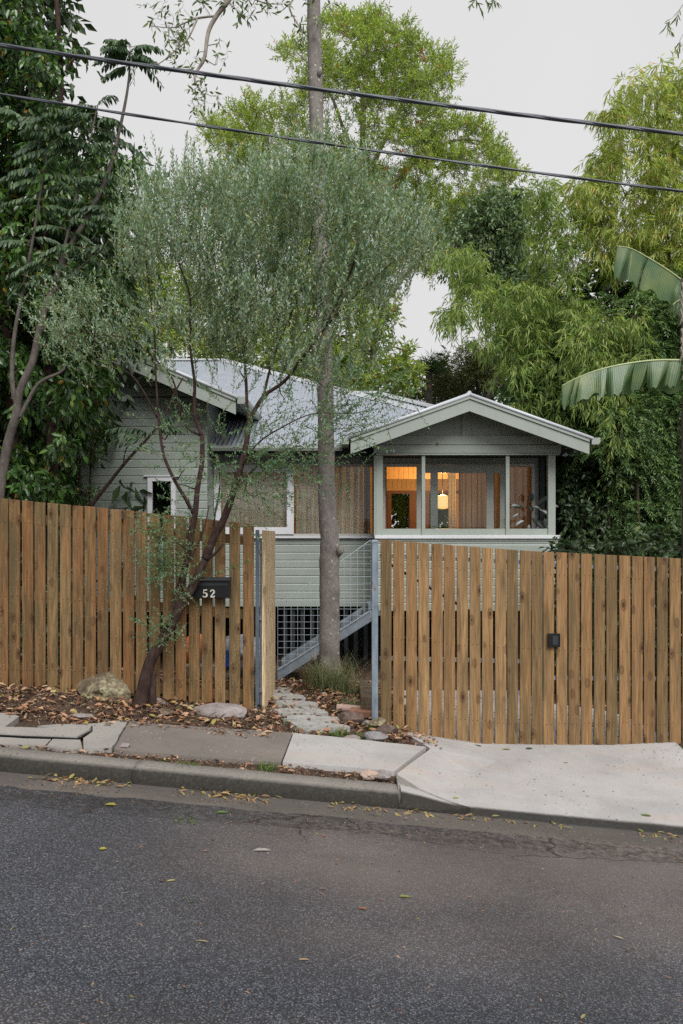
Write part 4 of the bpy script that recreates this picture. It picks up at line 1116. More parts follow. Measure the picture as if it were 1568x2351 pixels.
# ------------------------------------------------------------------ leaf materials
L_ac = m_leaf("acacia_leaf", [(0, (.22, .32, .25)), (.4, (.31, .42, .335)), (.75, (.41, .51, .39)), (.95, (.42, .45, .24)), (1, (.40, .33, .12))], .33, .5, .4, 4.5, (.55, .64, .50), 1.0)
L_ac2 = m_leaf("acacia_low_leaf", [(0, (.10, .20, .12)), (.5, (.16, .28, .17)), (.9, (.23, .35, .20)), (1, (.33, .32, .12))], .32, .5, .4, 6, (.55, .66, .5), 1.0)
L_brt = m_leaf("bright_leaf", [(0, (.19, .26, .06)), (.35, (.32, .39, .10)), (.8, (.47, .53, .17)), (.985, (.50, .52, .16)), (.99, (.5, .10, .03)), (1, (.55, .12, .04))], .5, .4)
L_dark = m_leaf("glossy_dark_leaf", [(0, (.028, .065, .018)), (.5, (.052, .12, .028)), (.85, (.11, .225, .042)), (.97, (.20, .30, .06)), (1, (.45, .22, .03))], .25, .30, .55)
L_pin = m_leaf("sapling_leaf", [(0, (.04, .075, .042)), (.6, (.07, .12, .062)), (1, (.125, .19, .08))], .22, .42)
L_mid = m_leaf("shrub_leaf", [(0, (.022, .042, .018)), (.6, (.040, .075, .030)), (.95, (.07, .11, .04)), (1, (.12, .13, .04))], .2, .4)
L_bam = m_leaf("bamboo_leaf", [(0, (.28, .36, .08)), (.4, (.44, .50, .14)), (.8, (.58, .60, .22)), (.93, (.62, .52, .20)), (1, (.62, .34, .14))], .52, .5)
L_bamg = m_leaf("green_bamboo_leaf", [(0, (.19, .28, .075)), (.5, (.30, .40, .12)), (.9, (.43, .50, .17)), (1, (.48, .44, .15))], .48, .5)
L_rt = m_leaf("feathery_dark_leaf", [(0, (.07, .135, .045)), (.5, (.12, .215, .07)), (.9, (.18, .29, .09)), (1, (.28, .33, .10))], .28, .42)
L_back = m_leaf("drooping_leaf", [(0, (.10, .16, .08)), (.6, (.16, .24, .11)), (1, (.22, .30, .13))], .32, .4)
L_red = m_leaf("red_leaf", [(0, (.5, .06, .02)), (1, (.62, .13, .05))], .4, .5)
L_grass = m_leaf("grass_blade", [(0, (.11, .17, .06)), (.5, (.20, .26, .13)), (.8, (.35, .33, .2)), (1, (.42, .33, .18))], .3, .6)
T_twig = m_plain("green_brown_twig", (.16, .13, .055), .8, 0, .2, 10, 0)
T_dark = m_plain("dark_twig", (.05, .038, .028), .8, 0, .2, 10, 0)
T_grey = m_plain("grey_twig", (.22, .19, .17), .8, 0, .2, 10, 0)

# ------------------------------------------------------------------ smooth grey trunk tree inside the gateway
tall = empty("tall_tree", P(755, 1560, 8.2), "tall smooth grey trunk rising inside the gateway past the power cables", "tree")
mb = MB(); nodes = []
q = curvy([P(*p) for p in ((757, 1600, 8.2), (756, 1545, 8.2), (757, 1400, 8.2), (756, 1300, 8.2), (758, 1248, 8.2), (752, 1180, 8.2), (749, 1050, 8.2), (746, 850, 8.2), (741, 650, 8.2), (731, 450, 8.2), (727, 300, 8.2), (722, 120, 8.2), (719, -60, 8.2), (712, -320, 8.2))], 5)
W_ = np.interp([(CY - (v.z - EYE) * -FOC / 8.2 * -1) if False else CY - (v.z - EYE) * FOC / 8.2 for v in q], [-320, 0, 120, 300, 450, 650, 850, 1050, 1230, 1255, 1300, 1480, 1545, 1600], [26, 31, 33, 33, 34, 36, 37, 38, 43, 47, 46, 47, 52, 60])
rr = [w / 2 * 8.2 / FOC * (1 + .03 * math.sin(i * 1.7)) for i, w in enumerate(W_)]
mb.tube(q, rr, 20)
# old branch collars and lumps
for px, py, s in ((781, 1265, 1.2), (734, 165, .8), (751, 1515, 1.0), (722, 1510, .9)):
    c = P(px, py, 8.12); mb.tube([c + Vector((-.02, .03, -.05)), c, c + Vector((.01, .03, .05))], [.02 * s, .035 * s, .018 * s], 8)
mb.build("trunk", M['bark_grey'], tall, True)
mb = MB(); nodes = []
limb(mb, [(715, -260, 8.2), (640, -180, 7.9), (560, -60, 7.7), (525, 0, 7.6), (497, 37, 7.6), (478, 75, 7.6), (469, 134, 7.55), (453, 162, 7.55), (447, 183, 7.5), (458, 205, 7.5), (469, 225, 7.5), (470, 250, 7.5)], .034, .0025, 7, 4, nodes)
limb(mb, [(497, 37, 7.6), (453, 42, 7.6), (422, 54, 7.6), (394, 64, 7.6), (345, 60, 7.6)], .012, .003, 5, 4, nodes)
limb(mb, [(453, 44, 7.6), (431, 90, 7.5), (397, 121, 7.5), (366, 146, 7.5), (344, 146, 7.5)], .009, .003, 5, 4, nodes)
limb(mb, [(720, -30, 8.1), (690, -20, 7.9), (665, 15, 7.8), (680, 50, 7.8), (693, 72, 7.8), (697, 103, 7.8)], .012, .004, 5, 4, nodes)
limb(mb, [(600, -120, 7.8), (560, -30, 7.7), (600, 5, 7.7), (650, 10, 7.7)], .014, .003, 5, 4, nodes)
tg = np.concatenate([poly_pts([(330, 0), (480, 0), (460, 60), (420, 110), (350, 60)], 34, 7.4, 7.8), poly_pts([(360, 60), (440, 60), (470, 190), (400, 150)], 22, 7.4, 7.8),
                     poly_pts([(490, 80), (525, 90), (520, 200), (430, 200), (440, 260), (520, 240)], 24, 7.3, 7.7), poly_pts([(500, 0), (650, 0), (640, 25), (560, 40)], 34, 7.5, 7.9), poly_pts([(670, 20), (700, 20), (705, 120), (680, 120)], 8, 7.7, 7.9)])
N = grow(mb, nodes, tg, .0016, .006, .3, 0, 3)
mb.build("branch", M['bark_pale'], tall, True)
base = tg + rng.normal(0, .02, tg.shape); d = unit(rng.normal(size=tg.shape) + np.array([[0, 0, -.2]]))
L_over = m_leaf("overhead_leaf", [(0, (.07, .12, .04)), (.6, (.13, .20, .06)), (1, (.25, .28, .08))], .35)
crown(tall, [twigs(base, d, .08, 4, .07, .020, 50, .25, .1, .3, True)], L_over, T_grey, .0015)
V_, F_, b_, m_, e_ = twigs(np.array([list(P(722, 18, 8.0)), list(P(738, 20, 8.0)), list(P(724, 40, 8.05)), list(P(712, 70, 8.0)), list(P(730, 5, 8.0))]), np.array([[-.5, -.3, .3], [.6, -.3, .2], [.2, -.5, -.5], [-.5, -.2, -.6], [0.1, -.6, .5]]), .14, 8, .08, .026, 60, .2, .2)
crown(tall, [(V_, F_, b_, m_, e_)], L_over, T_grey, .002, "epiphyte_leaves")

# sprigs hanging in from overhead, upper corner of the view
sprig = empty("hanging_branch", P(1560, 40, 7.0), "few long-leaved sprigs hanging in beside the sky above the bamboo", "branch")
mb = MB(); limb(mb, [(1640, -60, 7), (1590, -20, 7), (1562, 20, 7), (1540, 45, 7)], .006, .0015, 4); limb(mb, [(1590, -20, 7), (1575, 60, 7), (1560, 95, 7)], .004, .0015, 4)
limb(mb, [(1640, -60, 7), (1300, -90, 7), (1130, -50, 7), (1110, -2, 7)], .008, .0015, 4)
mb.build("stem", M['bark_brown'], sprig)
bs = [P(x, y, 7) for x, y in ((1540, 42), (1562, 20), (1530, 55), (1562, 90), (1572, 62), (1565, 100), (1092, 2), (1110, -8), (1128, -2), (1100, -6), (1136, -4))]
crown(sprig, [twigs(np.array([list(b) for b in bs]), rng.normal(size=(len(bs), 3)) + np.array([[0, 0, -1.2]]), .09, 6, .09, .014, 35, .3, .1, .3, True)], L_over, T_grey, .0015)

# ------------------------------------------------------------------ feathery acacia in front of the fence
ac = empty("acacia_tree", P(325, 1610, 6.3), "leaning multi-stemmed tree with feathery grey-green leaves in front of the paling fence", "tree")
mb = MB(); nodes = []
A0 = 6.32
limb(mb, [(318, 1640, A0 - .05), (324, 1603, A0 - .04), (343, 1525, A0 - .02), (369, 1477, A0), (415, 1392, A0), (447, 1338, A0), (471, 1285, A0)], .054, .030, 12, 5, nodes)
# rough flare at the foot
limb(mb, [(312, 1640, 6.25), (318, 1600, 6.26), (332, 1555, 6.30)], .042, .024, 8, 4)
limb(mb, [(352, 1640, 6.33), (350, 1590, 6.32), (352, 1540, 6.32)], .035, .025, 8, 4)
limb(mb, [(471, 1285, A0), (492, 1232, A0), (513, 1194, A0), (531, 1144, A0), (552, 1075, A0), (565, 1020, A0), (573, 964, A0)], .034, .020, 9, 5, nodes)
limb(mb, [(573, 964, A0), (568, 951, A0), (565, 871, 6.4), (560, 790, 6.5), (575, 700, 6.5), (570, 600, 6.5), (560, 500, 6.5)], .016, .004, 7, 4, nodes)
limb(mb, [(573, 964, A0), (605, 911, A0), (653, 876, A0), (697, 819, 6.2), (747, 751, 6.2), (803, 630, 6.2), (830, 540, 6.2), (850, 470, 6.2)], .018, .004, 7, 4, nodes)
limb(mb, [(747, 751, 6.2), (790, 704, 6.15), (852, 645, 6.1), (940, 570, 6.1)], .011, .003, 6, 4, nodes)
limb(mb, [(605, 911, A0), (625, 830, 6.5), (660, 740, 6.6), (700, 640, 6.6), (720, 500, 6.6), (735, 400, 6.6)], .012, .003, 6, 4, nodes)
limb(mb, [(401, 1395, A0), (405, 1378, A0), (420, 1325, A0), (431, 1274, A0), (443, 1205, A0), (449, 1173, A0), (453, 1125, A0), (464, 1060, 6.35), (464, 1002, 6.4)], .030, .018, 8, 5, nodes)
limb(mb, [(464, 1002, 6.4), (447, 951, 6.4), (447, 882, 6.4), (441, 834, 6.4), (436, 780, 6.4), (436, 680, 6.4), (411, 604, 6.4), (400, 520, 6.4), (395, 440, 6.4)], .015, .004, 7, 4, nodes)
limb(mb, [(464, 1002, 6.4), (431, 983, 6.5), (412, 940, 6.6), (396, 871, 6.6), (350, 820, 6.6), (300, 780, 6.5), (240, 770, 6.5), (180, 760, 6.5)], .011, .003, 6, 4, nodes)
limb(mb, [(447, 1180, A0), (443, 1178, A0), (425, 1144, 6.25), (401, 1104, 6.2), (380, 1058, 6.2), (372, 1026, 6.2), (365, 972, 6.2), (361, 914, 6.2), (357, 847, 6.2), (355, 780, 6.2), (345, 680, 6.2), (330, 560, 6.2)], .017, .004, 6, 4, nodes)
limb(mb, [(492, 1232, A0), (492, 1190, A0), (500, 1150, 6.3), (505, 1110, 6.3), (500, 1050, 6.3)], .012, .004, 6, 4, nodes)
limb(mb, [(471, 1285, A0), (490, 1275, 6.28), (512, 1250, 6.25)], .013, .010, 6, 3, nodes)
limb(mb, [(552, 1075, A0), (590, 1020, 6.2), (650, 980, 6.1), (720, 950, 6.1), (800, 950, 6.05), (870, 940, 6.0)], .008, .002, 5, 4, nodes)
limb(mb, [(531, 1144, A0), (580, 1080, 6.2), (640, 1040, 6.1), (700, 1020, 6.1)], .008, .002, 5, 4, nodes)
limb(mb, [(425, 1310, A0), (450, 1260, 6.3), (470, 1210, 6.3), (480, 1160, 6.3)], .010, .004, 5, 4, nodes)
limb(mb, [(361, 960, 6.2), (330, 900, 6.1), (300, 860, 6.1), (255, 830, 6.1)], .008, .003, 5, 4, nodes)
polyA = [(285, 660), (268, 600), (275, 520), (300, 450), (335, 405), (400, 395), (470, 395), (500, 440), (545, 420), (590, 380), (640, 355), (700, 335), (760, 340), (820, 385), (880, 420), (940, 470), (1005, 560), (960, 610), (900, 640), (880, 700), (890, 770), (850, 840), (790, 880), (700, 910), (640, 890), (560, 880), (480, 850), (400, 840), (330, 800), (300, 730)]
def dA(x, y):
    v = 1.0
    if y > 700: v *= .42
    if y > 800: v *= .6
    if x < 330: v *= .6
    if x > 560 and y < 700: v *= .72
    if 290 < x < 420 and 560 < y < 690: v *= .5
    if x < 430 and 560 < y < 780: v *= .6
    return v * (.06 + 1.6 * max(0, mnoise.noise(Vector((x * .027, y * .020, 4))) + .18))
cl = poly_pts(polyA, 430, 5.8, 7.0, dA)
cl2 = poly_pts([(100, 690), (200, 660), (280, 710), (270, 780), (220, 820), (120, 830), (90, 770)], 26, 6.2, 6.9)
cl3 = poly_pts([(560, 960), (700, 900), (880, 900), (900, 960), (760, 1040), (700, 1090), (620, 1160), (510, 1180), (500, 1080)], 40, 5.8, 6.4)
cl4 = poly_pts([(350, 940), (420, 900), (520, 960), (530, 1080), (480, 1160), (400, 1140), (360, 1050)], 9, 6.0, 6.5)
cl5 = poly_pts([(350, 1190), (430, 1180), (440, 1300), (400, 1400), (370, 1490), (330, 1440), (352, 1330)], 26, 6.15, 6.35)
alltg = np.concatenate([cl, cl2, cl3, cl4, cl5])
grow(mb, nodes, alltg, .0024, .010, .15, .25, 4)
mb.build("trunk", M['bark_dark'], ac, True)
org = np.array([list(P(520, 1060, 6.4))])
def ac_tw(c, per, TL, m, LL, LW, upb=.75, sp=.16, r=.55, grav=-.1):
    C = np.repeat(c, per, 0) + rng.normal(0, sp, (len(c) * per, 3)) * np.array([[1, .8, 1]])
    d = unit(unit(C - org) * .55 + np.array([[0, 0, upb]]) + rng.normal(0, r * .6, C.shape))
    return twigs(C - d * TL * .5, d, TL, m, LL, LW, 38, grav, .05, .4, jit=.22, start=.12, bend=.05)
tops = [(300, 450), (318, 425), (335, 412), (352, 408), (372, 402), (392, 398), (408, 400), (425, 396), (443, 402), (462, 396), (478, 405), (500, 440), (520, 430), (545, 420), (570, 405), (600, 375), (632, 360), (660, 350), (690, 342), (715, 338), (745, 338), (780, 352), (815, 380), (850, 400), (885, 425), (925, 455), (965, 495), (990, 530), (280, 520), (272, 590), (290, 480)]
TB_ = np.array([list(P(x + rng.uniform(-8, 8), y + 30 + rng.uniform(-12, 18), rng.uniform(5.9, 6.8))) for x, y in tops for _ in range(3)])
TD_ = np.stack([rng.normal(0, .16, len(TB_)) + (TB_[:, 0] + .9) * .10, rng.normal(0, .2, len(TB_)), np.ones(len(TB_))], 1)
crown(ac, [twigs(TB_[::2], TD_[::2], .30, 26, .036, .012, 34, -.1, -.05, .4, jit=.16, start=.05, bend=.05), ac_tw(cl, 5, .26, 19, .033, .0115, .8, .085), ac_tw(cl, 3, .28, 15, .045, .016, .9, .085), ac_tw(cl2, 8, .24, 16, .036, .012, .4, .13)], L_ac, T_twig, .0016)
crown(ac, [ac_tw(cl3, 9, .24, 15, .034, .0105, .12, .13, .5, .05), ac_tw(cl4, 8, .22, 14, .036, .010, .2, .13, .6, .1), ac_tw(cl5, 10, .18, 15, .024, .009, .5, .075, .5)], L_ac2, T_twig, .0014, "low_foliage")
# single sprigs reaching out
sp_ = [((470, 1330, 6.3), (560, 1292, 6.2)), ((350, 1440, 6.3), (285, 1412, 6.2)), ((790, 985, 6.1), (905, 965, 6.0)), ((780, 960, 6.1), (850, 905, 6.0)), ((380, 1260, 6.3), (345, 1212, 6.25)), ((760, 930, 6.1), (840, 930, 6.0)), ((790, 1000, 6.1), (860, 985, 6.0)), ((420, 1350, 6.3), (475, 1310, 6.2))]
b = np.array([list(P(*s[0])) for s in sp_]); e = np.array([list(P(*s[1])) for s in sp_]); Ls = np.linalg.norm(e - b, axis=1)
pcs = [twigs(b[i:i + 1], (e - b)[i:i + 1], Ls[i], 44, .030, .009, 48, 0, 0, .4, jit=.2, start=.25) for i in range(len(sp_))]
crown(ac, pcs, L_ac2, T_twig, .002, "sprig_leaves")

# ------------------------------------------------------------------ dark leafy mass on the far side of the yard, behind the fence
dk = empty("dark_leafy_tree", P(60, 1200, 9.0), "dense dark glossy tree filling the side of the yard behind the paling fence", "tree")
mb = MB(); nodes = []
for x in (-60, 20, 110): limb(mb, [(x, 1420, 9.6), (x + 10, 1000, 9.7), (x - 10, 600, 9.8), (x + 30, 200, 9.9), (x, -200, 9.9)], .09, .02, 8, 4, nodes)
limb(mb, [(60, 700, 9.8), (150, 560, 9.7), (250, 450, 9.6)], .04, .01, 6, 4, nodes); limb(mb, [(30, 400, 9.8), (100, 250, 9.7), (180, 120, 9.6)], .04, .01, 6, 4, nodes)
limb(mb, [(100, 1000, 9.7), (160, 950, 9.6), (230, 920, 9.5)], .03, .01, 6, 4, nodes)
polyD = [(-260, -300), (20, -200), (90, -40), (135, 60), (175, 115), (125, 150), (90, 190), (140, 270), (210, 350), (300, 355), (338, 385), (290, 430), (268, 520), (290, 600), (270, 680), (285, 740), (262, 780), (240, 850), (205, 930), (165, 1000), (135, 1060), (125, 1130), (110, 1230), (-260, 1230)]
cD = poly_pts(polyD, 430, 8.7, 10.2, lambda x, y: .25 + max(0, mnoise.noise(Vector((x * .012, y * .012, 8))) + .5))
grow(mb, nodes, cD[::2], .004, .02, .15, .1, 4); mb.build("trunk", M['bark_dark'], dk, True)
C, u = clumps(cD, .22, 13, .8, .3)
d = unit(u * .5 + np.array([[.1, -.35, -.45]]) + rng.normal(0, .35, C.shape))
crown(dk, [twigs(C, d, .20, 6, .115, .045, 45, .55, .2, .25, True, jit=.3, bend=.2)], L_dark, T_dark, .002)
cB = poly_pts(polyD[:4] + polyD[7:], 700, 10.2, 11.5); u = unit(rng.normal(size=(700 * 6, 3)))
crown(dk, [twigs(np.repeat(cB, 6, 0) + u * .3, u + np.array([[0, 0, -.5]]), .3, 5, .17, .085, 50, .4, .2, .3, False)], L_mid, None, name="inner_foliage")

# small-leaved shrub by the wing wall
sh_ = empty("small_leaved_shrub", P(190, 1230, 10.5), "small-leaved dark shrub growing against the weatherboard wing wall", "shrub")
mb = MB(); nodes = []
for x in (150, 175, 200): limb(mb, [(x, 1420, 10.9), (x + 5, 1200, 10.9), (x + 10, 1000, 10.9)], .03, .01, 6, 4, nodes)
pS = [(150, 960), (215, 935), (245, 955), (240, 995), (215, 1025), (185, 1060), (155, 1090), (160, 1130), (200, 1125), (205, 1145), (170, 1190), (120, 1240), (100, 1100)]
cS = poly_pts(pS, 80, 10.6, 11.3); grow(mb, nodes, cS, .003, .012); mb.build("trunk", M['bark_dark'], sh_, True)
C, u = clumps(cS, .16, 8); crown(sh_, [twigs(C, u + np.array([[0, 0, .2]]), .18, 9, .045, .024, 55, 0, 0, .4)], L_dark, T_dark, .0015)

# ------------------------------------------------------------------ sapling with drooping pinnate leaves
sp = empty("pinnate_sapling", P(0, 1200, 7.6), "slender forked sapling with drooping pinnate leaves reaching to the upper cable", "tree")
mb = MB(); nodes = []
limb(mb, [(-25, 1450, 7.6), (-10, 1250, 7.6), (0, 1130, 7.6), (18, 1020, 7.6), (38, 950, 7.6), (45, 900, 7.6), (75, 830, 7.6), (90, 760, 7.6), (115, 680, 7.6), (150, 590, 7.6), (200, 500, 7.6), (240, 420, 7.6), (262, 350, 7.6), (285, 250, 7.6), (296, 180, 7.6), (298, 120, 7.6)], .052, .008, 9, 4, nodes)
limb(mb, [(36, 925, 7.6), (28, 870, 7.6), (32, 780, 7.6), (50, 680, 7.6), (72, 570, 7.6), (95, 430, 7.6), (118, 300, 7.6)], .026, .007, 7, 4, nodes)
limb(mb, [(45, 960, 7.6), (60, 930, 7.6), (90, 880, 7.6), (140, 855, 7.6), (150, 838, 7.6)], .022, .012, 7, 4, nodes)
limb(mb, [(130, 640, 7.6), (150, 560, 7.6), (180, 430, 7.7), (205, 330, 7.7), (225, 240, 7.7)], .016, .006, 6, 4, nodes)
limb(mb, [(115, 680, 7.6), (190, 610, 7.6), (250, 560, 7.6), (290, 520, 7.6)], .012, .005, 6, 4, nodes)
mb.build("trunk", M['bark_brown'], sp, True)
def pinnate(heads, n_each, RL, m, LL, LW, mat, parent, tm, droop=.5, spread=1.0, name="fronds"):
    B = []; D = []
    for h in heads:
        for k in range(n_each):
            a = rng.uniform(0, 2 * math.pi); el = rng.uniform(-.1, .7)
            B.append([h[0], h[1], h[2] + rng.uniform(-.06, .06)]); D.append([math.cos(a) * spread, math.sin(a) * spread * .8, el])
    B = np.array(B); D = unit(np.array(D)); n = len(B); RLs = RL * rng.uniform(.7, 1.2, n)
    VS, FS, off = [], [], 0; TV = []; 
    side = unit(np.cross(D, np.array([[0, 0, 1.0]])))
    for k in range(m):
        t = .18 + .82 * k / (m - 1)
        pos = B + D * (RLs * t)[:, None]; pos[:, 2] -= droop * RLs * t * t
        tan = D.copy(); tan[:, 2] -= 2 * droop * t; tan = unit(tan)
        for s in (-1, 1):
            ld = unit(tan * .45 + side * s * .6 + np.array([[0, 0, -.75]]) + rng.normal(0, .12, (n, 3)))
            nr = unit(side * s * .7 + np.array([[0, 0, .6]]) + rng.normal(0, .15, (n, 3)))
            f = math.sin(math.pi * min(1, .25 + .7 * t)) * .5 + .55
            V, F = leaf_geo(pos, ld, nr, LL * f * rng.uniform(.85, 1.1, n), LW * f * rng.uniform(.85, 1.1, n), .12, True)
            VS.append(V); FS.append(F + off); off += len(V)
    m1 = B + D * (RLs * .5)[:, None]; m1[:, 2] -= droop * RLs * .25; e = B + D * RLs[:, None]; e[:, 2] -= droop * RLs
    return np.concatenate(VS), np.concatenate(FS), B, m1, e
hd = lambda L: [list(P(*p)) for p in L]
pcs = [pinnate(hd([(298, 128, 7.6), (299, 112, 7.6), (298, 140, 7.6), (298, 120, 7.6)]), 5, .30, 9, .10, .036, None, None, None, .45),
       pinnate(hd([(222, 270, 7.7), (205, 300, 7.7), (225, 250, 7.7), (190, 340, 7.7), (115, 330, 7.6), (118, 300, 7.6), (100, 400, 7.6), (180, 300, 7.6), (150, 330, 7.6), (60, 290, 7.5)]), 5, .42, 10, .115, .036, None, None, None, .45),
       pinnate(hd([(95, 470, 7.5), (70, 560, 7.5), (60, 640, 7.5), (170, 430, 7.6), (150, 520, 7.5), (205, 480, 7.6), (245, 480, 7.6), (240, 430, 7.6), (180, 560, 7.6), (110, 600, 7.5), (200, 590, 7.5), (250, 560, 7.6), (120, 700, 7.6), (290, 530, 7.6), (215, 390, 7.6)]), 4, .34, 10, .085, .028, None, None, None, .45),
       pinnate(hd([(225, 640, 7.7), (265, 680, 7.7), (210, 740, 7.7), (250, 760, 7.7)]), 3, .36, 9, .11, .035, None, None, None, .7)]
crown(sp, pcs, L_pin, T_twig, .003, "fronds")
# second low sapling in front of the wing wall
sp2 = empty("pinnate_sapling", P(200, 1200, 9.0), "leaning dark-stemmed sapling with a few broad fronds in front of the wing wall", "tree")
mb = MB(); limb(mb, [(120, 1420, 9.2), (180, 1240, 9.2), (205, 1170, 9.2), (250, 1110, 9.1), (290, 1060, 9.0), (345, 1000, 9.0), (375, 960, 9), (400, 905, 9), (420, 868, 9)], .028, .008, 7)
limb(mb, [(283, 1070, 9.0), (290, 1030, 9.0), (318, 1000, 9)], .010, .006, 6)
mb.build("trunk", M['bark_dark'], sp2, True)
Bq, Dq = [], []
pieces = []
for (bx, by, dx, dz) in ((350, 990, .95, .18), (352, 995, .75, .05), (348, 985, .95, .35), (340, 995, -.6, .45), (335, 1000, -.9, .2), (345, 985, -.3, .7), (420, 868, .3, .1), (320, 995, -.8, .6)):
    p = P(bx, by, 8.95)
    n_old = rng.random()
    V, F, b, m, e = pinnate([list(p)], 1, .42 if dx > 0.5 else .34, 10, .11, .032, None, None, None, .35)
    # rotate the single frond into the wanted direction
    D0 = e[0] - b[0]; a0 = math.atan2(D0[1], D0[0]); a1 = 0.0 if dx > 0 else math.pi
    a1 += rng.uniform(-.35, .35); r = a1 - a0; c, s = math.cos(r), math.sin(r)
    def rot(Q):
        Q = Q - b0; X = Q[:, 0] * c - Q[:, 1] * s; Yq = Q[:, 0] * s + Q[:, 1] * c; return np.stack([X, Yq, Q[:, 2]], 1) + b0
    b0 = np.array(list(p))[None]
    pieces.append((rot(V), F, rot(b), rot(m), rot(e)))
crown(sp2, pieces, L_pin, T_dark, .003, "fronds")

# ------------------------------------------------------------------ tall bright tree behind the house
br = empty("bright_green_tree", P(840, 900, 22), "tall airy tree with bright yellow-green leaves rising behind the roof", "tree")
mb = MB(); nodes = []; Yb = 22
limb(mb, [(828, 1250, Yb), (828, 1000, Yb), (830, 880, Yb), (834, 700, Yb), (833, 480, Yb), (832, 330, Yb), (836, 230, Yb), (845, 120, Yb), (850, 60, Yb)], .17, .03, 9, 4, nodes)
limb(mb, [(860, 1250, Yb + .5), (858, 1000, Yb + .5), (856, 880, Yb + .5), (862, 760, Yb), (880, 700, Yb), (905, 660, Yb)], .13, .05, 8, 4, nodes)
limb(mb, [(834, 600, Yb), (760, 480, Yb), (690, 380, Yb), (600, 320, Yb), (520, 310, Yb)], .09, .02, 7, 4, nodes)
limb(mb, [(834, 500, Yb), (900, 420, Yb), (980, 350, Yb), (1060, 320, Yb), (1120, 330, Yb)], .09, .02, 7, 4, nodes)
limb(mb, [(833, 420, Yb), (880, 330, Yb), (920, 250, Yb), (960, 200, Yb), (1010, 180, Yb)], .07, .015, 7, 4, nodes)
limb(mb, [(833, 400, Yb), (790, 300, Yb), (760, 220, Yb), (720, 160, Yb), (680, 120, Yb)], .06, .015, 7, 4, nodes)
limb(mb, [(880, 700, Yb), (960, 600, Yb), (1050, 540, Yb), (1140, 480, Yb)], .06, .02, 7, 4, nodes)
limb(mb, [(834, 640, Yb), (760, 600, Yb), (660, 540, Yb), (560, 480, Yb)], .06, .02, 7, 4, nodes)
pB = [(730, 60), (770, 45), (830, 55), (850, 35), (880, 60), (930, 70), (960, 120), (1020, 130), (1045, 170), (1000, 250), (1040, 300), (1100, 290), (1140, 340), (1150, 370), (1190, 410), (1150, 450), (1120, 500), (1060, 560), (1000, 640), (940, 600), (860, 660), (800, 720), (700, 700), (640, 640), (540, 560), (480, 480), (500, 400), (540, 370), (480, 345), (470, 290), (530, 270), (600, 235), (660, 230), (720, 230), (700, 190), (655, 150), (650, 115), (720, 120)]
def dB(x, y):
    v = mnoise.noise(Vector((x * .016, y * .020, 1))) + .42
    if 760 < x < 850 and 255 < y < 330: v -= .25
    if x < 720: v += .12
    return max(0, v) * 1.2
cb_ = poly_pts(pB, 720, 20.2, 23.8, dB)
edge_c = []
for i in range(len(pB)):
    a, b = pB[i], pB[(i + 1) % len(pB)]
    for t in np.arange(0, 1, .34): edge_c.append(list(P(lerp(a[0], b[0], t) * .97 + .03 * 840, lerp(a[1], b[1], t) * .97 + .03 * 350, rng.uniform(21, 23))))
cb_ = np.concatenate([cb_, np.array(edge_c)[: 70]])
grow(mb, nodes, cb_, .006, .03, .12, .1, 4)
mb.build("trunk", M['bark_pale'], br, True)
C, u = clumps(cb_, .52, 11, .26, .2)
d = unit(u * .6 + np.array([[0, 0, .65]]) + rng.normal(0, .25, C.shape))
crown(br, [twigs(C, d, .34, 11, .125, .034, 48, 0, 0, .5, jit=.2, start=.35)], L_brt, M['bark_brown'], .006)
rc = poly_pts([(868, 420), (905, 415), (900, 460), (872, 465)], 12, 20.5, 21); rc = np.concatenate([rc, poly_pts([(1090, 590), (1120, 580), (1110, 620)], 5, 20, 21), poly_pts(pB, 14, 20, 21)])
crown(br, [twigs(rc, rng.normal(size=rc.shape), .22, 6, .13, .05, 50)], L_red, None, name="red_leaves")

# drooping dark-green tree beside it
dr = empty("drooping_tree", P(1130, 900, 20), "darker drooping tree between the bright tree and the bamboo", "tree")
mb = MB(); nodes = []
limb(mb, [(1190, 1150, 19.5), (1185, 900, 19.5), (1170, 720, 19.5), (1150, 600, 19.5), (1130, 480, 19.5)], .14, .04, 8, 4, nodes); limb(mb, [(1185, 850, 19.5), (1230, 650, 19.5), (1260, 520, 19.5)], .09, .02, 7, 4, nodes)
pR = [(1010, 520), (1060, 470), (1130, 440), (1200, 440), (1215, 540), (1280, 620), (1320, 720), (1330, 820), (1200, 860), (1150, 760), (1110, 720), (1150, 660), (1080, 650), (1030, 600)]
cR = poly_pts(pR, 230, 18.6, 20.6, lambda x, y: max(0, mnoise.noise(Vector((x * .02, y * .02, 14))) + .45)); grow(mb, nodes, cR, .006, .03); mb.build("trunk", M['bark_dark'], dr, True)
C, u = clumps(cR, .40, 12, .6, .3)
crown(dr, [twigs(C, u + np.array([[0, 0, -.4]]), .36, 9, .13, .055, 55, .6, .4, .3)], L_back, T_dark, .004)

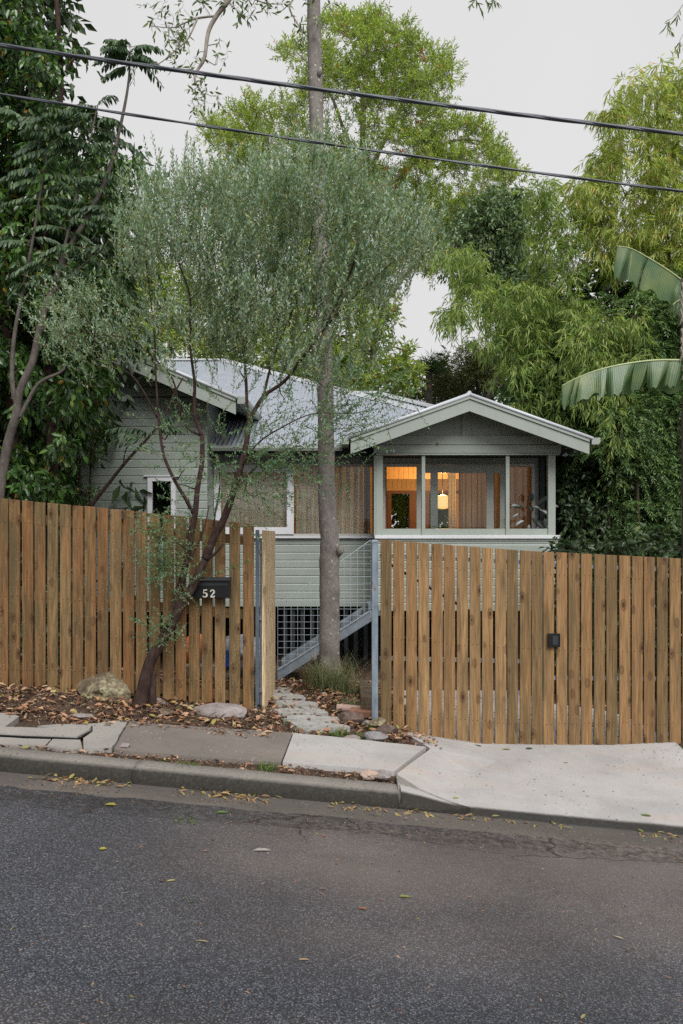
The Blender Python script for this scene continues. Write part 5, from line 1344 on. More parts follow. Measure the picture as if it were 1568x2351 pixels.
# mass of green behind and under: mid-distance trees seen between
def simple_tree(name, label, poly, Y, ncl, mat, trunkpp, bark, LL, LW, TL, per, m, grav=.0, up=.4, rad=.35, ang=50, ubias=(0, 0, .2), group=None, tr=.12, tw=True, droop=.1, six=False, seed=1):
    t = empty(name, P(trunkpp[0][0][0], 1240, Y), label, "tree", group); mb = MB(); nodes = []
    for i, pp in enumerate(trunkpp): limb(mb, [(a, b, Y + .2) for a, b in pp], tr * (1 if i == 0 else .6), tr * .2, 7, 4, nodes)
    c = poly_pts(poly, ncl, Y - .8, Y + .8, lambda x, y: max(0.05, mnoise.noise(Vector((x * .02, y * .02, seed))) + .45)); grow(mb, nodes, c, .004, .03); mb.build("trunk", bark, t, True)
    C, u = clumps(c, rad, per, .75, .25); d = unit(u + np.array([list(ubias)]) + rng.normal(0, .2, C.shape))
    crown(t, [twigs(C, d, TL, m, LL, LW, ang, grav, droop, up, six)], mat, T_dark if tw else None, .003); return t
simple_tree("yellow_green_tree", "yellow-green tree showing beyond the side wing roof ridge", [(250, 640), (330, 600), (440, 640), (560, 700), (640, 760), (640, 840), (520, 850), (400, 835), (300, 810), (262, 760)], 21, 150, L_brt, [[(380, 1200), (385, 900), (400, 700)]], M['bark_brown'], .13, .05, .35, 12, 9, seed=3)
simple_tree("broad_leaved_tree", "broad-leaved bright green tree just over the central roof ridge", [(640, 640), (760, 620), (900, 640), (930, 700), (880, 800), (960, 820), (975, 870), (900, 905), (780, 895), (660, 850), (610, 760)], 20.5, 130, L_brt, [[(800, 1200), (860, 930), (850, 780), (800, 700)], [(850, 900), (900, 850), (950, 840)]], M['bark_pale'], .19, .06, .35, 8, 9, seed=5, rad=.3)
simple_tree("olive_tree", "olive brown fine-leaved tree between the roof ridge and the gable", [(1020, 830), (1060, 800), (1130, 800), (1160, 850), (1160, 915), (1060, 920), (960, 960), (880, 920), (930, 890), (1000, 880)], 24, 150, m_leaf("olive_leaf", [(0, (.11, .12, .045)), (1, (.20, .21, .08))], .3), [[(1110, 1200), (1100, 930), (1090, 860)], [(1100, 930), (1060, 860)]], M['bark_brown'], .09, .03, .3, 14, 10, seed=6, rad=.35)
simple_tree("hedge_tree", "dark round-leaved tree filling the gap beside the sunroom roof", [(1180, 820), (1290, 760), (1420, 740), (1470, 800), (1440, 950), (1330, 1010), (1240, 960), (1180, 900)], 15.5, 170, L_rt, [[(1330, 1300), (1340, 1000), (1320, 860)]], M['bark_dark'], .13, .075, .3, 12, 7, .5, .3, .32, 55, (0, -.3, -.4), seed=7)

# grass-palm spikes behind the roof
pm = empty("palm_crown", P(985, 870, 23), "thin spiky palm fronds standing against the sky behind the gable", "palm")
mb = MB(); mb.tube([P(985, 1250, 23), P(985, 860, 23)], .1, 8); mb.build("trunk", M['bark_brown'], pm)
B = np.repeat(np.array([list(P(985, 862, 23))]), 26, 0); a = rng.uniform(0, 2 * math.pi, 26); D = np.stack([np.cos(a), np.sin(a) * .5, rng.uniform(.2, 1.6, 26)], 1)
crown(pm, [twigs(B, D, .65, 26, .28, .012, 40, .1, .25, .3, planar=True)], L_back, T_dark, .006, "fronds")

# ------------------------------------------------------------------ bamboo
def bamboo(label, culms, poly, Y, n, mat, LL=.17, LW=.020, per=9, sag=.5, thick=1.0, leafm=6, rad=.3, seed=1, cr=.035, gap=.4):
    t = empty("bamboo_clump", P(culms[0][0][0], 1240, Y), label, "bamboo")
    nodes = []
    for c in culms:
        mb = MB(); limb(mb, [(a, b, Y + (q[0] if q else 0)) for a, b, *q in c], cr, .008, 8, 5, nodes)
        # node rings
        mb.build("culm", M['culm'], t, True)
    c = poly_pts(poly, n, Y - thick, Y + thick, lambda x, y: max(0.03, mnoise.noise(Vector((x * .017, y * .022, seed))) + gap))
    mb = MB(); grow(mb, nodes, c, .0025, .010, .2, -.3, 3); mb.build("branches", M['culm'], t)["kind"] = "stuff"
    C, u = clumps(c, rad, per, .8, .1)
    d = unit(u * .7 + np.array([[0, -.1, -.35]]) + rng.normal(0, .25, C.shape))
    crown(t, [twigs(C, d, .20, leafm, LL, LW, 32, sag, .4, .3, jit=.25, start=.3, bend=.12)], mat, T_twig, .0018)
    return t
bamboo("tall golden-green bamboo clump with yellowing leaves reaching highest beside the banana", [[(1500, 1250), (1498, 900), (1492, 600), (1490, 400), (1490, 270), (1500, 200)], [(1560, 1250), (1550, 800), (1530, 500), (1515, 350), (1505, 240)], [(1440, 1250), (1430, 800), (1400, 600), (1380, 470)]],
       [(1480, 175), (1500, 150), (1560, 160), (1640, 180), (1660, 420), (1660, 620), (1540, 640), (1460, 640), (1350, 600), (1320, 560), (1330, 470), (1310, 440), (1340, 400), (1345, 360), (1390, 330), (1400, 290), (1350, 240), (1390, 235), (1420, 220), (1425, 190)], 15.5, 300, L_bam, .20, .026, 10, .6, 1.2, 7, .36, 21, .04, .42)
bamboo("green bamboo plume leaning over the gable with a dark bare culm", [[(1330, 1250), (1320, 900), (1307, 656), (1291, 591), (1268, 523), (1240, 450)], [(1353, 1184), (1324, 1119), (1294, 1057), (1252, 963), (1219, 891), (1174, 796), (1115, 676), (1060, 620)]],
       [(1200, 420), (1240, 400), (1290, 440), (1310, 520), (1330, 600), (1360, 700), (1340, 760), (1290, 840), (1300, 960), (1240, 990), (1160, 930), (1120, 880), (1150, 820), (1090, 790), (1010, 720), (1010, 700), (1080, 690), (1040, 640), (1010, 570), (1060, 560), (1150, 620), (1230, 640), (1225, 520)], 15.0, 240, L_bamg, .18, .026, 9, .5, .8, 6, .30, 33, .035, .42)
bamboo("lighter bamboo sprays drooping over the end of the sunroom roof", [[(1470, 1280), (1455, 1000), (1430, 850), (1380, 740)], [(1400, 1280), (1392, 1050), (1370, 900)]], [(1300, 760), (1380, 700), (1460, 720), (1490, 800), (1440, 880), (1420, 960), (1460, 1040), (1400, 1120), (1370, 1040), (1390, 960), (1330, 930), (1290, 860)], 13.7, 100, L_bamg, .16, .023, 8, .55, .5, 6, .26, 44)
bamboo("shaded bamboo stems behind the sunroom side opening", [[(1330, 1280), (1317, 1240), (1275, 1109), (1262, 1040)], [(1400, 1300), (1380, 1230), (1330, 1120), (1300, 1050)], [(1290, 1300), (1292, 1180), (1300, 1080)], [(1440, 1300), (1390, 1150), (1370, 1060)]],
       [(1245, 1040), (1300, 1020), (1400, 1040), (1420, 1150), (1440, 1260), (1290, 1280), (1240, 1180)], 15.4, 110, L_bamg, .15, .026, 8, .5, .5, 6, .26, 40)
# curled dry bamboo branch by the sunroom eave
dc = empty("dead_branch", P(1345, 1116, 14.2), "curled pale brown dead branch hanging by the sunroom eave", "branch")
mb = MB(); limb(mb, [(1368, 1028, 14.2), (1364, 1060, 14.2), (1358, 1085, 14.2), (1340, 1110, 14.2), (1318, 1114, 14.2), (1300, 1120, 14.2)], .02, .028, 7); mb.build("stem", M['bark_pale'], dc, True)
# leaning brown trunk behind the gable
bt = empty("leaning_trunk", P(1110, 920, 17), "rough brown leaning trunk emerging above the sunroom ridge", "tree")
mb = MB(); nodes = []; limb(mb, [(1060, 1000, 17), (1125, 912, 17), (1151, 849, 17), (1175, 800, 17), (1190, 750, 17), (1200, 700, 17)], .09, .04, 8, 4, nodes); limb(mb, [(1140, 870, 17), (1170, 850, 17), (1190, 830, 17)], .05, .02, 6)
mb.build("trunk", M['bark_brown'], bt, True)
c = poly_pts([(1150, 700), (1220, 690), (1230, 780), (1170, 800)], 26, 16.8, 17.6); C, u = clumps(c, .3, 10)
crown(bt, [twigs(C, u, .3, 7, .12, .05, 50)], L_rt, T_dark, .003)

# ------------------------------------------------------------------ dense feathery wall of green on the sunroom side
def feather(label, poly, Y, n, mat, seed, trunks):
    t = empty("feathery_tree", P(trunks[0][0][0], 1240, Y), label, "tree"); mb = MB(); nodes = []
    for tr in trunks: limb(mb, [(a, b, Y + .5) for a, b in tr], .07, .02, 7, 4, nodes)
    c = poly_pts(poly, n, Y - .7, Y + .9, lambda x, y: max(0.05, mnoise.noise(Vector((x * .018, y * .018, seed))) + .4)); grow(mb, nodes, c[::2], .004, .02); mb.build("trunk", M['bark_dark'], t, True)
    C, u = clumps(c, .30, 9, .6, .2); d = unit(u * .6 + np.array([[-.05, -.5, .05]]) + rng.normal(0, .25, C.shape))
    crown(t, [twigs(C[::2], d[::2], .52, 26, .080, .020, 58, .35, .55, .5, planar=True, jit=.10, start=.12), twigs(C[1::3], d[1::3] + np.array([[0, 0, .35]]), .34, 18, .065, .018, 62, .2, .35, .5, planar=True, jit=.12, start=.15)], mat, T_dark, .002)
    return t
feather("feathery-leaved tree with bright frond tips above the lower banana leaf", [(1400, 700), (1480, 620), (1640, 600), (1660, 900), (1500, 860), (1420, 840), (1380, 780)], 14.3, 190, L_rt, 51, [[(1520, 1300), (1520, 1000), (1500, 760)]])
feather("dark feathery tree hanging below the lower banana leaf down to the gate", [(1340, 960), (1420, 900), (1500, 880), (1660, 880), (1660, 1290), (1440, 1290), (1380, 1200), (1360, 1060)], 14.1, 330, L_rt, 52, [[(1560, 1340), (1540, 1100), (1480, 900)], [(1420, 1340), (1440, 1150)]])
simple_tree("broad_leaved_shrub", "dark broad-leaved shrub behind the driveway gate palings", [(1290, 1060), (1360, 1020), (1440, 1040), (1480, 1180), (1480, 1300), (1290, 1300), (1290, 1200)], 14.4, 120, L_mid, [[(1380, 1400), (1380, 1200), (1370, 1080)]], M['bark_dark'], .12, .06, .25, 12, 6, .5, .3, .3, 55, (0, -.3, -.4), seed=61, six=False)
simple_tree("broad_leaved_shrub", "dark mixed shrub filling the driveway side yard behind the gate", [(1280, 1240), (1660, 1240), (1660, 1640), (1280, 1600)], 11.5, 150, L_mid, [[(1480, 1660), (1480, 1400)], [(1350, 1660), (1350, 1400)]], M['bark_dark'], .12, .06, .25, 10, 6, .4, .3, .3, seed=62)
simple_tree("broad_leaved_shrub", "dark shrub in the yard behind the left paling fence", [(-160, 1180), (60, 1180), (160, 1240), (200, 1500), (-160, 1560)], 9.6, 70, L_mid, [[(60, 1600), (60, 1300)]], M['bark_dark'], .10, .05, .22, 10, 6, .4, .3, .3, seed=63)
cp = empty("courtyard_plant", P(935, 1250, 21.2), "leafy green plant seen through the louvre window behind the lamp", "plant")
c = poly_pts([(855, 1120), (1050, 1120), (1050, 1290), (855, 1290)], 34, 22.0, 23.6); mb = MB(); limb(mb, [(935, 1330, 21.2), (930, 1240, 21.2), (940, 1150, 21.2)], .03, .01, 6); mb.build("stem", M['bark_brown'], cp)
C, u = clumps(c, .3, 9); crown(cp, [twigs(C, u, .25, 6, .20, .075, 50, .3, .1, .3)], L_bamg, T_dark, .003)
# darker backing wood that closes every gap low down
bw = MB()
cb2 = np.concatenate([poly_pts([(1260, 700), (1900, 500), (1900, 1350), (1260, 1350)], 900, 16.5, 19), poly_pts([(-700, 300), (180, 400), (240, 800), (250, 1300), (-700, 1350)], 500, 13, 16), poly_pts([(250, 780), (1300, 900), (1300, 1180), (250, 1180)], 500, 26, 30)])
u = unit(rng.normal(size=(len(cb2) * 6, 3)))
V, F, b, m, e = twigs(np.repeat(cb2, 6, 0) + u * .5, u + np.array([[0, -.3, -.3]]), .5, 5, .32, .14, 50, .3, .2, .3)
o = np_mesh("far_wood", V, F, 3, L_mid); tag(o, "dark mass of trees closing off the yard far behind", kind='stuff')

# ------------------------------------------------------------------ banana plant: stalk and two big torn leaves
bn = empty("banana_plant", P(1590, 1250, 8.6), "banana plant with two huge torn leaves reaching in over the driveway side", "banana plant")
m_b, t_b, b_b = new_mat("banana_leaf")
_sep = None
vb = coords(t_b, 'UV', (1, 1, 1))
wv = nd(t_b, "ShaderNodeTexWave"); wv.inputs['Scale'].default_value = 9; wv.inputs['Distortion'].default_value = .4; wv.bands_direction = 'X'; t_b.links.new(vb, wv.inputs['Vector'])
cbn = ramp(t_b, wv.outputs[0], [(0, (.045, .10, .045)), (.6, (.085, .155, .07)), (1, (.15, .23, .105))])
cbn = mixc(t_b, cbn, (.24, .27, .09), ramp(t_b, noi(t_b, coords(t_b, 'World'), 3, 4), [(.5, g3(0)), (.75, g3(.6))]))
t_b.links.new(cbn, b_b.inputs['Base Color']); b_b.inputs['Roughness'].default_value = .38
bump(t_b, b_b, wv.outputs[0], .25, .004)
trb = nd(t_b, "ShaderNodeBsdfTranslucent"); t_b.links.new(mixc(t_b, cbn, (1.2, 1.4, .6), 1.0, 'MULTIPLY'), trb.inputs[0]); mxb = nd(t_b, "ShaderNodeMixShader"); mxb.inputs[0].default_value = .28
t_b.links.new(b_b.outputs[0], mxb.inputs[1]); t_b.links.new(trb.outputs[0], mxb.inputs[2]); t_b.links.new(mxb.outputs[0], t_b.nodes['Material Output'].inputs[0])
m_rib = m_plain("leaf_midrib", (.36, .42, .20), .5, 0, .1, 8, 0)
def banana_leaf(mid, wfun, tears, sidevec, hangf, parent, seed):
    """mid: picture points of the midrib; each side is cut in segments by the tears (parameter values)"""
    rnd = random.Random(seed)
    q = curvy([P(*p) for p in mid], 12); n = len(q)
    leaf = empty("leaf"); leaf.parent = parent; leaf.location = q[0] - wloc(parent)
    mb = MB(); mb.tube(q, [lerp(.014, .004, i / (n - 1)) for i in range(n)], 6); mb.build("midrib", m_rib, leaf, True)
    for side in (0, 1):
        cuts = sorted([0] + [int(t * (n - 1)) for t in tears[side]] + [n - 1])
        for s in range(len(cuts) - 1):
            i0, i1 = cuts[s], cuts[s + 1]
            if i1 - i0 < 1: continue
            V = []; F = []; UV = []; m = 7; rows = list(range(i0, i1 + 1))
            bias = rnd.uniform(-.25, .25); lift = rnd.uniform(-.22, .22); gapw = rnd.uniform(.0, .28); lsc = rnd.uniform(.82, 1.12); curl = rnd.uniform(-.12, .16)
            for r_, i in enumerate(rows):
                t = i / (n - 1); w = wfun(t, side) * lsc; tan = (q[min(i + 1, n - 1)] - q[max(i - 1, 0)]).normalized()
                f = (r_ / max(1, len(rows) - 1)); sv = sidevec[side]; 
                for k in range(m):
                    a = k / (m - 1); h = hangf[side]
                    off = Vector(sv) * (math.sin(a * 1.4) * w * (1 - h) + lift * a * w) + Vector((0, 0, -1)) * (w * a * h + .12 * w * a * a) + tan * (w * (.25 + bias * (f - .5)) * a)
                    # fold over near the torn edges
                    edge = max(0, abs(f - .5) * 2 - .6) / .4
                    off += tan * (-(f - .5) * gapw * w * a * a) + Vector((0, 0, 1)) * (.05 * w * a * math.sin(f * 14 + s * 3 + seed) * (a > .9))
                    off += Vector((0, 1, 0)) * (curl * edge * a * w * 3) + Vector((0, 0, -1)) * (.04 * w * math.sin(f * 9 + seed) * a)
                    p = q[i] + off; V.append(p); UV.append((t * 3, a))
            for r_ in range(len(rows) - 1):
                for k in range(m - 1): F.append((r_ * m + k, r_ * m + k + 1, (r_ + 1) * m + k + 1, (r_ + 1) * m + k))
            o = pyd("blade_segment", V, F, m_b, leaf, True)
            uv = o.data.uv_layers.new(name="uv")
            for lp in o.data.loops: uv.data[lp.index].uv = UV[lp.vertex_index]
YB = 8.3
banana_leaf([(1640, 835, YB), (1568, 828, YB), (1500, 828, YB), (1430, 837, YB), (1370, 851, YB), (1325, 868, YB), (1290, 886, YB - .02)],
            lambda t, s: .30 * (min(1, (1 - t) / .12)) ** .5 * (1 if t > .2 else 1), [[.13, .17, .24, .37, .44, .60, .64, .81, .86], [.3, .55, .8]], [(0.05, -1, 0), (-.05, 1, 0)], [.86, .80], bn, 3)
banana_leaf([(1620, 700, YB + .5), (1590, 665, YB + .4), (1560, 640, YB + .3), (1520, 612, YB + .2), (1475, 585, YB + .1), (1445, 570, YB), (1418, 566, YB)],
            lambda t, s: (.42 if s == 0 else .16) * (min(1, (1 - t) / .10)) ** .5, [[.22, .36, .62, .83], [.5]], [(-.55, -.6, 0), (.3, .9, 0)], [.80, .35], bn, 5)
banana_leaf([(1600, 760, YB + .3), (1575, 700, YB + .2), (1560, 690, YB + .1), (1545, 700, YB)], lambda t, s: .14 * (1 - t * .6), [[.4, .7], [.5]], [(-.3, -.6, 0), (.3, .6, 0)], [.9, .9], bn, 8)
mb = MB(); mb.tube(curvy([P(1592, 1700, YB + .3), P(1590, 1200, YB + .3), P(1588, 900, YB + .2), P(1582, 760, YB + .1), P(1574, 640, YB + .1)], 4), [.11] * 8 + [.09] * 5 + [.05] * 4, 12); mb.build("stalk", M['bark_brown'], bn, True)
mb = MB()
for k in range(10):
    t = k / 9; p = P(1566 + random.uniform(-3, 3), 650 + 190 * t, YB - .02); mb.tube([p, p + Vector((.012, -.01, -.06)), p + Vector((-.012, 0, -.15))], [.016, .012, .003], 5)
mb.build("dry_sheath", M['bark_pale'], bn)

# ------------------------------------------------------------------ power cables
def cable(label, pts, Y, rad, strands, pitch):
    o = empty("power_cable", P(pts[0][0], pts[0][1], Y), label, "cable", None)
    xs = np.linspace(-2200, 3800, 900); ys = np.polyval(np.polyfit([p[0] for p in pts], [p[1] for p in pts], 2), xs)
    for s in range(strands):
        q = []
        for x, y in zip(xs, ys):
            c = P(x, y, Y); a = c.x / pitch * 2 * math.pi + 2 * math.pi * s / strands
            q.append((c.x, c.y + math.cos(a) * rad * .38, c.z + math.sin(a) * rad * .38))
        MB().tube(q, rad * .72, 6).build("strand", M_cab, o, True)
M_cab = m_plain("cable_sheath", (.045, .052, .066), .42, 0, .15, 3, 0, .6)
cable("thicker upper twisted power cable crossing the whole view", [(0, 105), (370, 155), (740, 207), (1045, 246), (1568, 308)], 6.0, .0150, 3, 1.1)
cable("thinner lower twisted power cable crossing the whole view", [(0, 216), (460, 289), (785, 335), (1142, 385), (1568, 440)], 6.0, .0105, 2, 1.3)

# ------------------------------------------------------------------ stones, timber, bricks
def rock(name, c, size, seed, mat, label, cat="rock", flat=1.0, sub=3, rough=.28, group=None, rot=0, facet=.0):
    bm = bmesh.new(); bmesh.ops.create_icosphere(bm, subdivisions=sub, radius=1)
    sv = Vector((seed * 13.7, seed * 3.1, seed * 7.7))
    for v in bm.verts:
        n = v.co.normalized(); r = 1 + rough * mnoise.fractal(n * 1.1 + sv, .9, 2, 4) + rough * .5 * mnoise.noise(n * 2.6 + sv)
        p = n * r
        if facet:
            for k in range(7):
                fn = Vector((math.sin(k * 2.1 + seed), math.cos(k * 3.3 + seed * 2), math.sin(k * 1.3 + seed * 3))).normalized(); dd = p.dot(fn)
                if dd > facet: p -= fn * (dd - facet) * .85
        p = Vector((p.x * size[0], p.y * size[1], p.z * size[2])); 
        p = Matrix.Rotation(rot, 3, 'Z') @ p; v.co = p
    me = bpy.data.meshes.new(name); bm.to_mesh(me); bm.free(); me.materials.append(mat)
    o = bpy.data.objects.new(name, me); COL.objects.link(o); o.location = c
    for p in me.polygons: p.use_smooth = False if facet else True
    return tag(o, label, cat, group)
def gr(px, py, off=0): return G(px, py, off)
g = gr(232, 1612); rock("boulder", (g.x, g.y + .10, g.z + .07), (.225, .17, .165), 4, M['rock_big'], "large lichened boulder against the weathered fence", facet=.70, sub=4, rough=.33)
g = gr(500, 1650); rock("flat_rock", (g.x, g.y + .06, g.z + .035), (.215, .13, .068), 6, M['rock_grey'], "flat pink-grey rock beside the end of the paling fence", facet=.80, sub=4, rough=.22)
g = gr(1168 / 1.0, 1620) if False else None
g = gr(812 + 0, 1655); 
def at5(x, y): return ((860 + x / 3.136) / 1.435, (2180 + y / 3.136) / 1.435)
p = at5(930, 640); g = gr(*p); rock("brown_stone", (g.x, g.y + .05, g.z + .03), (.115, .07, .055), 9, M['rock_dark'], "jagged dark brown stone at the edge of the slate path", facet=.72, rough=.35)
p = at5(1180, 820); g = gr(*p); rock("grey_cobble", (g.x, g.y + .04, g.z + .02), (.085, .06, .045), 11, m_rock("blue_grey_rock", [(.12, .11, .12), (.22, .21, .22), (.3, .29, .29)], f=.2), "rounded grey cobble in front of the steel gate post", facet=.8)
p = at5(1215, 700); g = gr(*p); rock("tan_block", (g.x, g.y + .03, g.z + .035), (.085, .06, .055), 12, M['rock_big'], "tan stone block at the foot of the steel gate post", facet=.62, rough=.15)
p = at5(1310, 770); g = gr(*p); rock("brown_stone", (g.x, g.y + .03, g.z + .03), (.09, .05, .055), 14, M['rock_dark'], "brown stone leaning on the first gate paling", facet=.65, rough=.3)
p = at5(1110, 660); g = gr(*p); rock("pale_chip", (g.x, g.y + .02, g.z + .01), (.06, .04, .025), 15, M['rock_grey'], "pale stone chip between the dark stone and the gate post", facet=.7)
p = at5(940, 795); g = gr(*p); rock("flat_stone", (g.x, g.y, g.z + .003), (.07, .045, .018), 16, M['rock_grey'], "small flat stone at the back edge of the pale slab", facet=.8)
g = gr((2200 / 1 * 0 + 1365 / 1.12 / 1.435), (2200 + 410 / 1.12) / 1.435); rock("pink_stone", (g.x, g.y + .02, g.z + .02), (.06, .045, .03), 17, m_rock("pink_rock", [(.30, .21, .17), (.42, .31, .26), (.48, .38, .33)], f=.2), "pinkish stone on the kerb end by the driveway", facet=.85)
g = gr(1412 / 1.12 / 1.435, (2200 + 415 / 1.12) / 1.435); rock("grey_stone", (g.x, g.y + .02, g.z + .022), (.065, .045, .036), 18, M['rock_grey'], "grey and white stone capping the kerb end by the driveway", facet=.75)
g = gr(458 / 1.12 / 1.435, (2200 + 300 / 1.12) / 1.435); rock("concrete_chunk", (g.x, g.y + .01, g.z + .02), (.04, .03, .022), 19, M['rock_grey'], "broken pale concrete chunk at the old slab corner", facet=.7)
# bark and broken concrete bits in the mulch
for (px, py, w, h, lab) in ((362, 1622, .085, .028, "buff broken paver lying in the mulch beside the tree foot"), (382, 1645, .075, .02, "grey wood offcut nearest the flat rock in the mulch"), (185, 1654, .09, .016, "small buried slab corner in the leaf litter")):
    g = gr(px, py); o = rock("paver_fragment", (g.x, g.y, g.z + .035), (w, .05, h), int(px), M['log'] if py == 1645 else M['rock_grey'], lab, "paver fragment", facet=.55, rough=.15); o.rotation_euler = (.25, .12, .5)
# bricks and clay pipe
p = at5(1100, 585); g = gr(*p)
def box_obj(name, size, loc, rot, mat, label, cat, bev=.006):
    b = MB().box(-size[0] / 2, size[0] / 2, -size[1] / 2, size[1] / 2, 0, size[2]); o = b.build(name, mat, None, origin=(0, 0, 0)); o.location = loc; o.rotation_euler = rot
    m = o.modifiers.new("bevel", 'BEVEL'); m.width = bev; m.segments = 2; return tag(o, label, cat)
box_obj("brick", (.30, .11, .055), (g.x, g.y + .05, g.z), (0, .05, -.22), M['brick'], "long orange brick lying behind the gate post", "brick")
p = at5(960, 530); g = gr(*p)
o = MB().tube([(-.15, 0, .03), (.12, 0, .03)], .032, 12, cap=False).build("clay_pipe", m_plain("pink_clay", (.34, .24, .20), .8), None, origin=(0, 0, 0)); o.location = (g.x, g.y, g.z + .004); o.rotation_euler = (0, .05, -.12); tag(o, "pinkish half clay pipe lying beside the path", "pipe")
# garden edge timbers
e1 = gr(700, 1568)
TY = 8.32
box_obj("edge_timber", (1.6, .06, .20), (XX(700, TY), TY + .02, ZZ(1564, TY) - .20), (0, .0, 0), M['log'], "grey timber edging the terrace behind the grass clump", "timber", .004)
def at5w(x, y, Y): 
    p = at5(x, y); return P(p[0], p[1], Y)
sl_ = empty("sleeper", (XX(835, 7.3), 7.3, -.1), "upright weathered grey sleeper retaining the driveway side", "sleeper")
MB().add([(XX(823, 7.95), 7.95, ZZ(1568, 7.95)), (XX(858, 7.95), 7.95, ZZ(1568, 7.95)), (XX(872, 6.75), 6.75, ZZ(1600, 6.75)), (XX(829, 6.75), 6.75, ZZ(1600, 6.75)),
          (XX(823, 7.95), 7.95, -.4), (XX(858, 7.95), 7.95, -.4), (XX(872, 6.75), 6.75, -.4), (XX(829, 6.75), 6.75, -.4)],
         [(0, 3, 2, 1), (0, 1, 5, 4), (1, 2, 6, 5), (2, 3, 7, 6), (3, 0, 4, 7), (4, 5, 6, 7)]).build("timber", M['log'], sl_, bevel=.004)

# slate stepping path: each slab on its own
steps = [([(160, 280), (250, 285), (325, 308), (295, 335), (160, 345), (60, 340), (60, 290)], "farthest slate step"),
         ([(100, 345), (230, 338), (350, 352), (430, 370), (470, 398), (380, 405), (250, 410), (100, 400)], "long slate step"),
         ([(140, 425), (230, 416), (420, 432), (560, 442), (592, 466), (470, 474), (330, 470), (140, 455)], "thin slate step"),
         ([(120, 510), (230, 495), (330, 480), (480, 478), (580, 490), (650, 520), (705, 555), (600, 568), (480, 572), (330, 560), (180, 545)], "large slate step"),
         ([(225, 610), (260, 590), (370, 568), (620, 578), (790, 592), (830, 612), (740, 648), (600, 652), (420, 645), (300, 635)], "wide slate step"),
         ([(300, 650), (450, 640), (620, 645), (720, 665), (860, 680), (930, 705), (800, 712), (640, 720), (500, 722), (370, 708)], "lowest slate step")]
sp_root = tag(empty("slate_path", (-.3, 7, .05)), "path of flat grey slate pieces leading through the gateway", kind='structure')
for k, (pl_, nm) in enumerate(steps):
    cx5 = sum(q[0] for q in pl_) / len(pl_); cy5 = sum(q[1] for q in pl_) / len(pl_)
    pts = [at5(cx5 + (q[0] - cx5) * .97, cy5 + (q[1] - cy5) * .80) for q in pl_]
    slab("stepping_stone", pts, M['path_stone'], sp_root, .05, .016 + .004 * (k % 3), wob=.006, jag=.010)

# things glimpsed through the palings
bag = rock("rubbish_bag", P(560, 1495, 8.2), (.22, .2, .18), 31, m_plain("clear_plastic", (.30, .31, .34), .25, 0, .4, 14, .6, .8), "crumpled clear plastic bag glimpsed between the fence palings", "bag", rough=.5)
rock("orange_bag", P(443, 1490, 8.0), (.10, .1, .16), 33, m_plain("orange_plastic", (.55, .14, .05), .4, 0, .1, 10, .2), "orange and white bag seen through the palings under the letterbox", "bag", rough=.3)
cr_ = empty("blue_crate", P(530, 1545, 8.1), "blue plastic crate seen through the last fence palings", "crate")
x, z = XX(505, 8.1), ZZ(1532, 8.1); mcr = m_plain("blue_plastic", (.02, .09, .42), .4)
MB().box(x, x + .34, 8.1, 8.115, z, z + .17).box(x, x + .34, 8.335, 8.35, z, z + .17).box(x, x + .015, 8.116, 8.334, z, z + .17).box(x + .325, x + .34, 8.116, 8.334, z, z + .17).box(x + .016, x + .324, 8.116, 8.334, z, z + .012).build("tub", mcr, cr_)
MB().box(x - .012, x + .352, 8.088, 8.0995, z + .15, z + .172).build("rim", mcr, cr_)
box_obj("low_wall", (.80, .14, .42), (XX(505, 8.1), 8.22, ZZ(1532, 8.1) - .421), (0, 0, 0), M['conc_mid'], "low pale concrete ledge behind the end of the paling fence", "ledge")

# potted rubber plant on the sunroom floor
rp = empty("potted_rubber_plant", (XX(1215, 13.45), 13.45, zfl + .12), "dark broad-leaved potted plant standing in the sunroom corner", "potted plant")
mb = MB(); limb(mb, [(1214, 1300, 13.45), (1213, 1220, 13.45), (1212, 1150, 13.4), (1220, 1130, 13.4)], .012, .006, 6); limb(mb, [(1218, 1300, 13.5), (1235, 1220, 13.5), (1250, 1180, 13.5)], .012, .006, 6); mb.build("stem", M['bark_dark'], rp)
MB().tube([(XX(1216, 13.45), 13.45, zfl + .12), (XX(1216, 13.45), 13.45, zfl + .4)], [.13, .16], 16).build("pot", M['darkpaint'], rp)
m_rl = m_leaf("rubber_leaf", [(0, (.012, .020, .016)), (1, (.02, .032, .022))], .05, .3, .6)
for (px, py, dx, dz, L) in ((1219, 1153, .1, .9, .16), (1198, 1164, -.9, .1, .20), (1226, 1163, .6, -.3, .16), (1203, 1196, -.8, -.35, .17), (1222, 1185, .3, -.7, .18), (1235, 1160, .5, .6, .17), (1242, 1172, .8, -.4, .19), (1232, 1195, .6, -.7, .18), (1245, 1150, .7, .4, .2), (1250, 1190, .2, -.9, .2), (1215, 1205, -.2, -.6, .15), (1255, 1165, .9, .1, .2), (1190, 1180, -.9, -.4, .12), (1238, 1205, -.3, -.6, .16), (1225, 1175, -.4, .5, .14), (1248, 1205, .5, -.5, .17)):
    bp = np.array([list(P(px, py, 13.42))]); V, F = leaf_geo(bp, unit(np.array([[dx, -.25, dz]])), unit(np.array([[random.uniform(-.2, .2), -1, .5]])), np.array([L]), np.array([L * .52]), .15, True)
    o = pyd("leaf", [tuple(v) for v in V], [tuple(int(i) for i in f) for f in F], m_rl, rp, True)

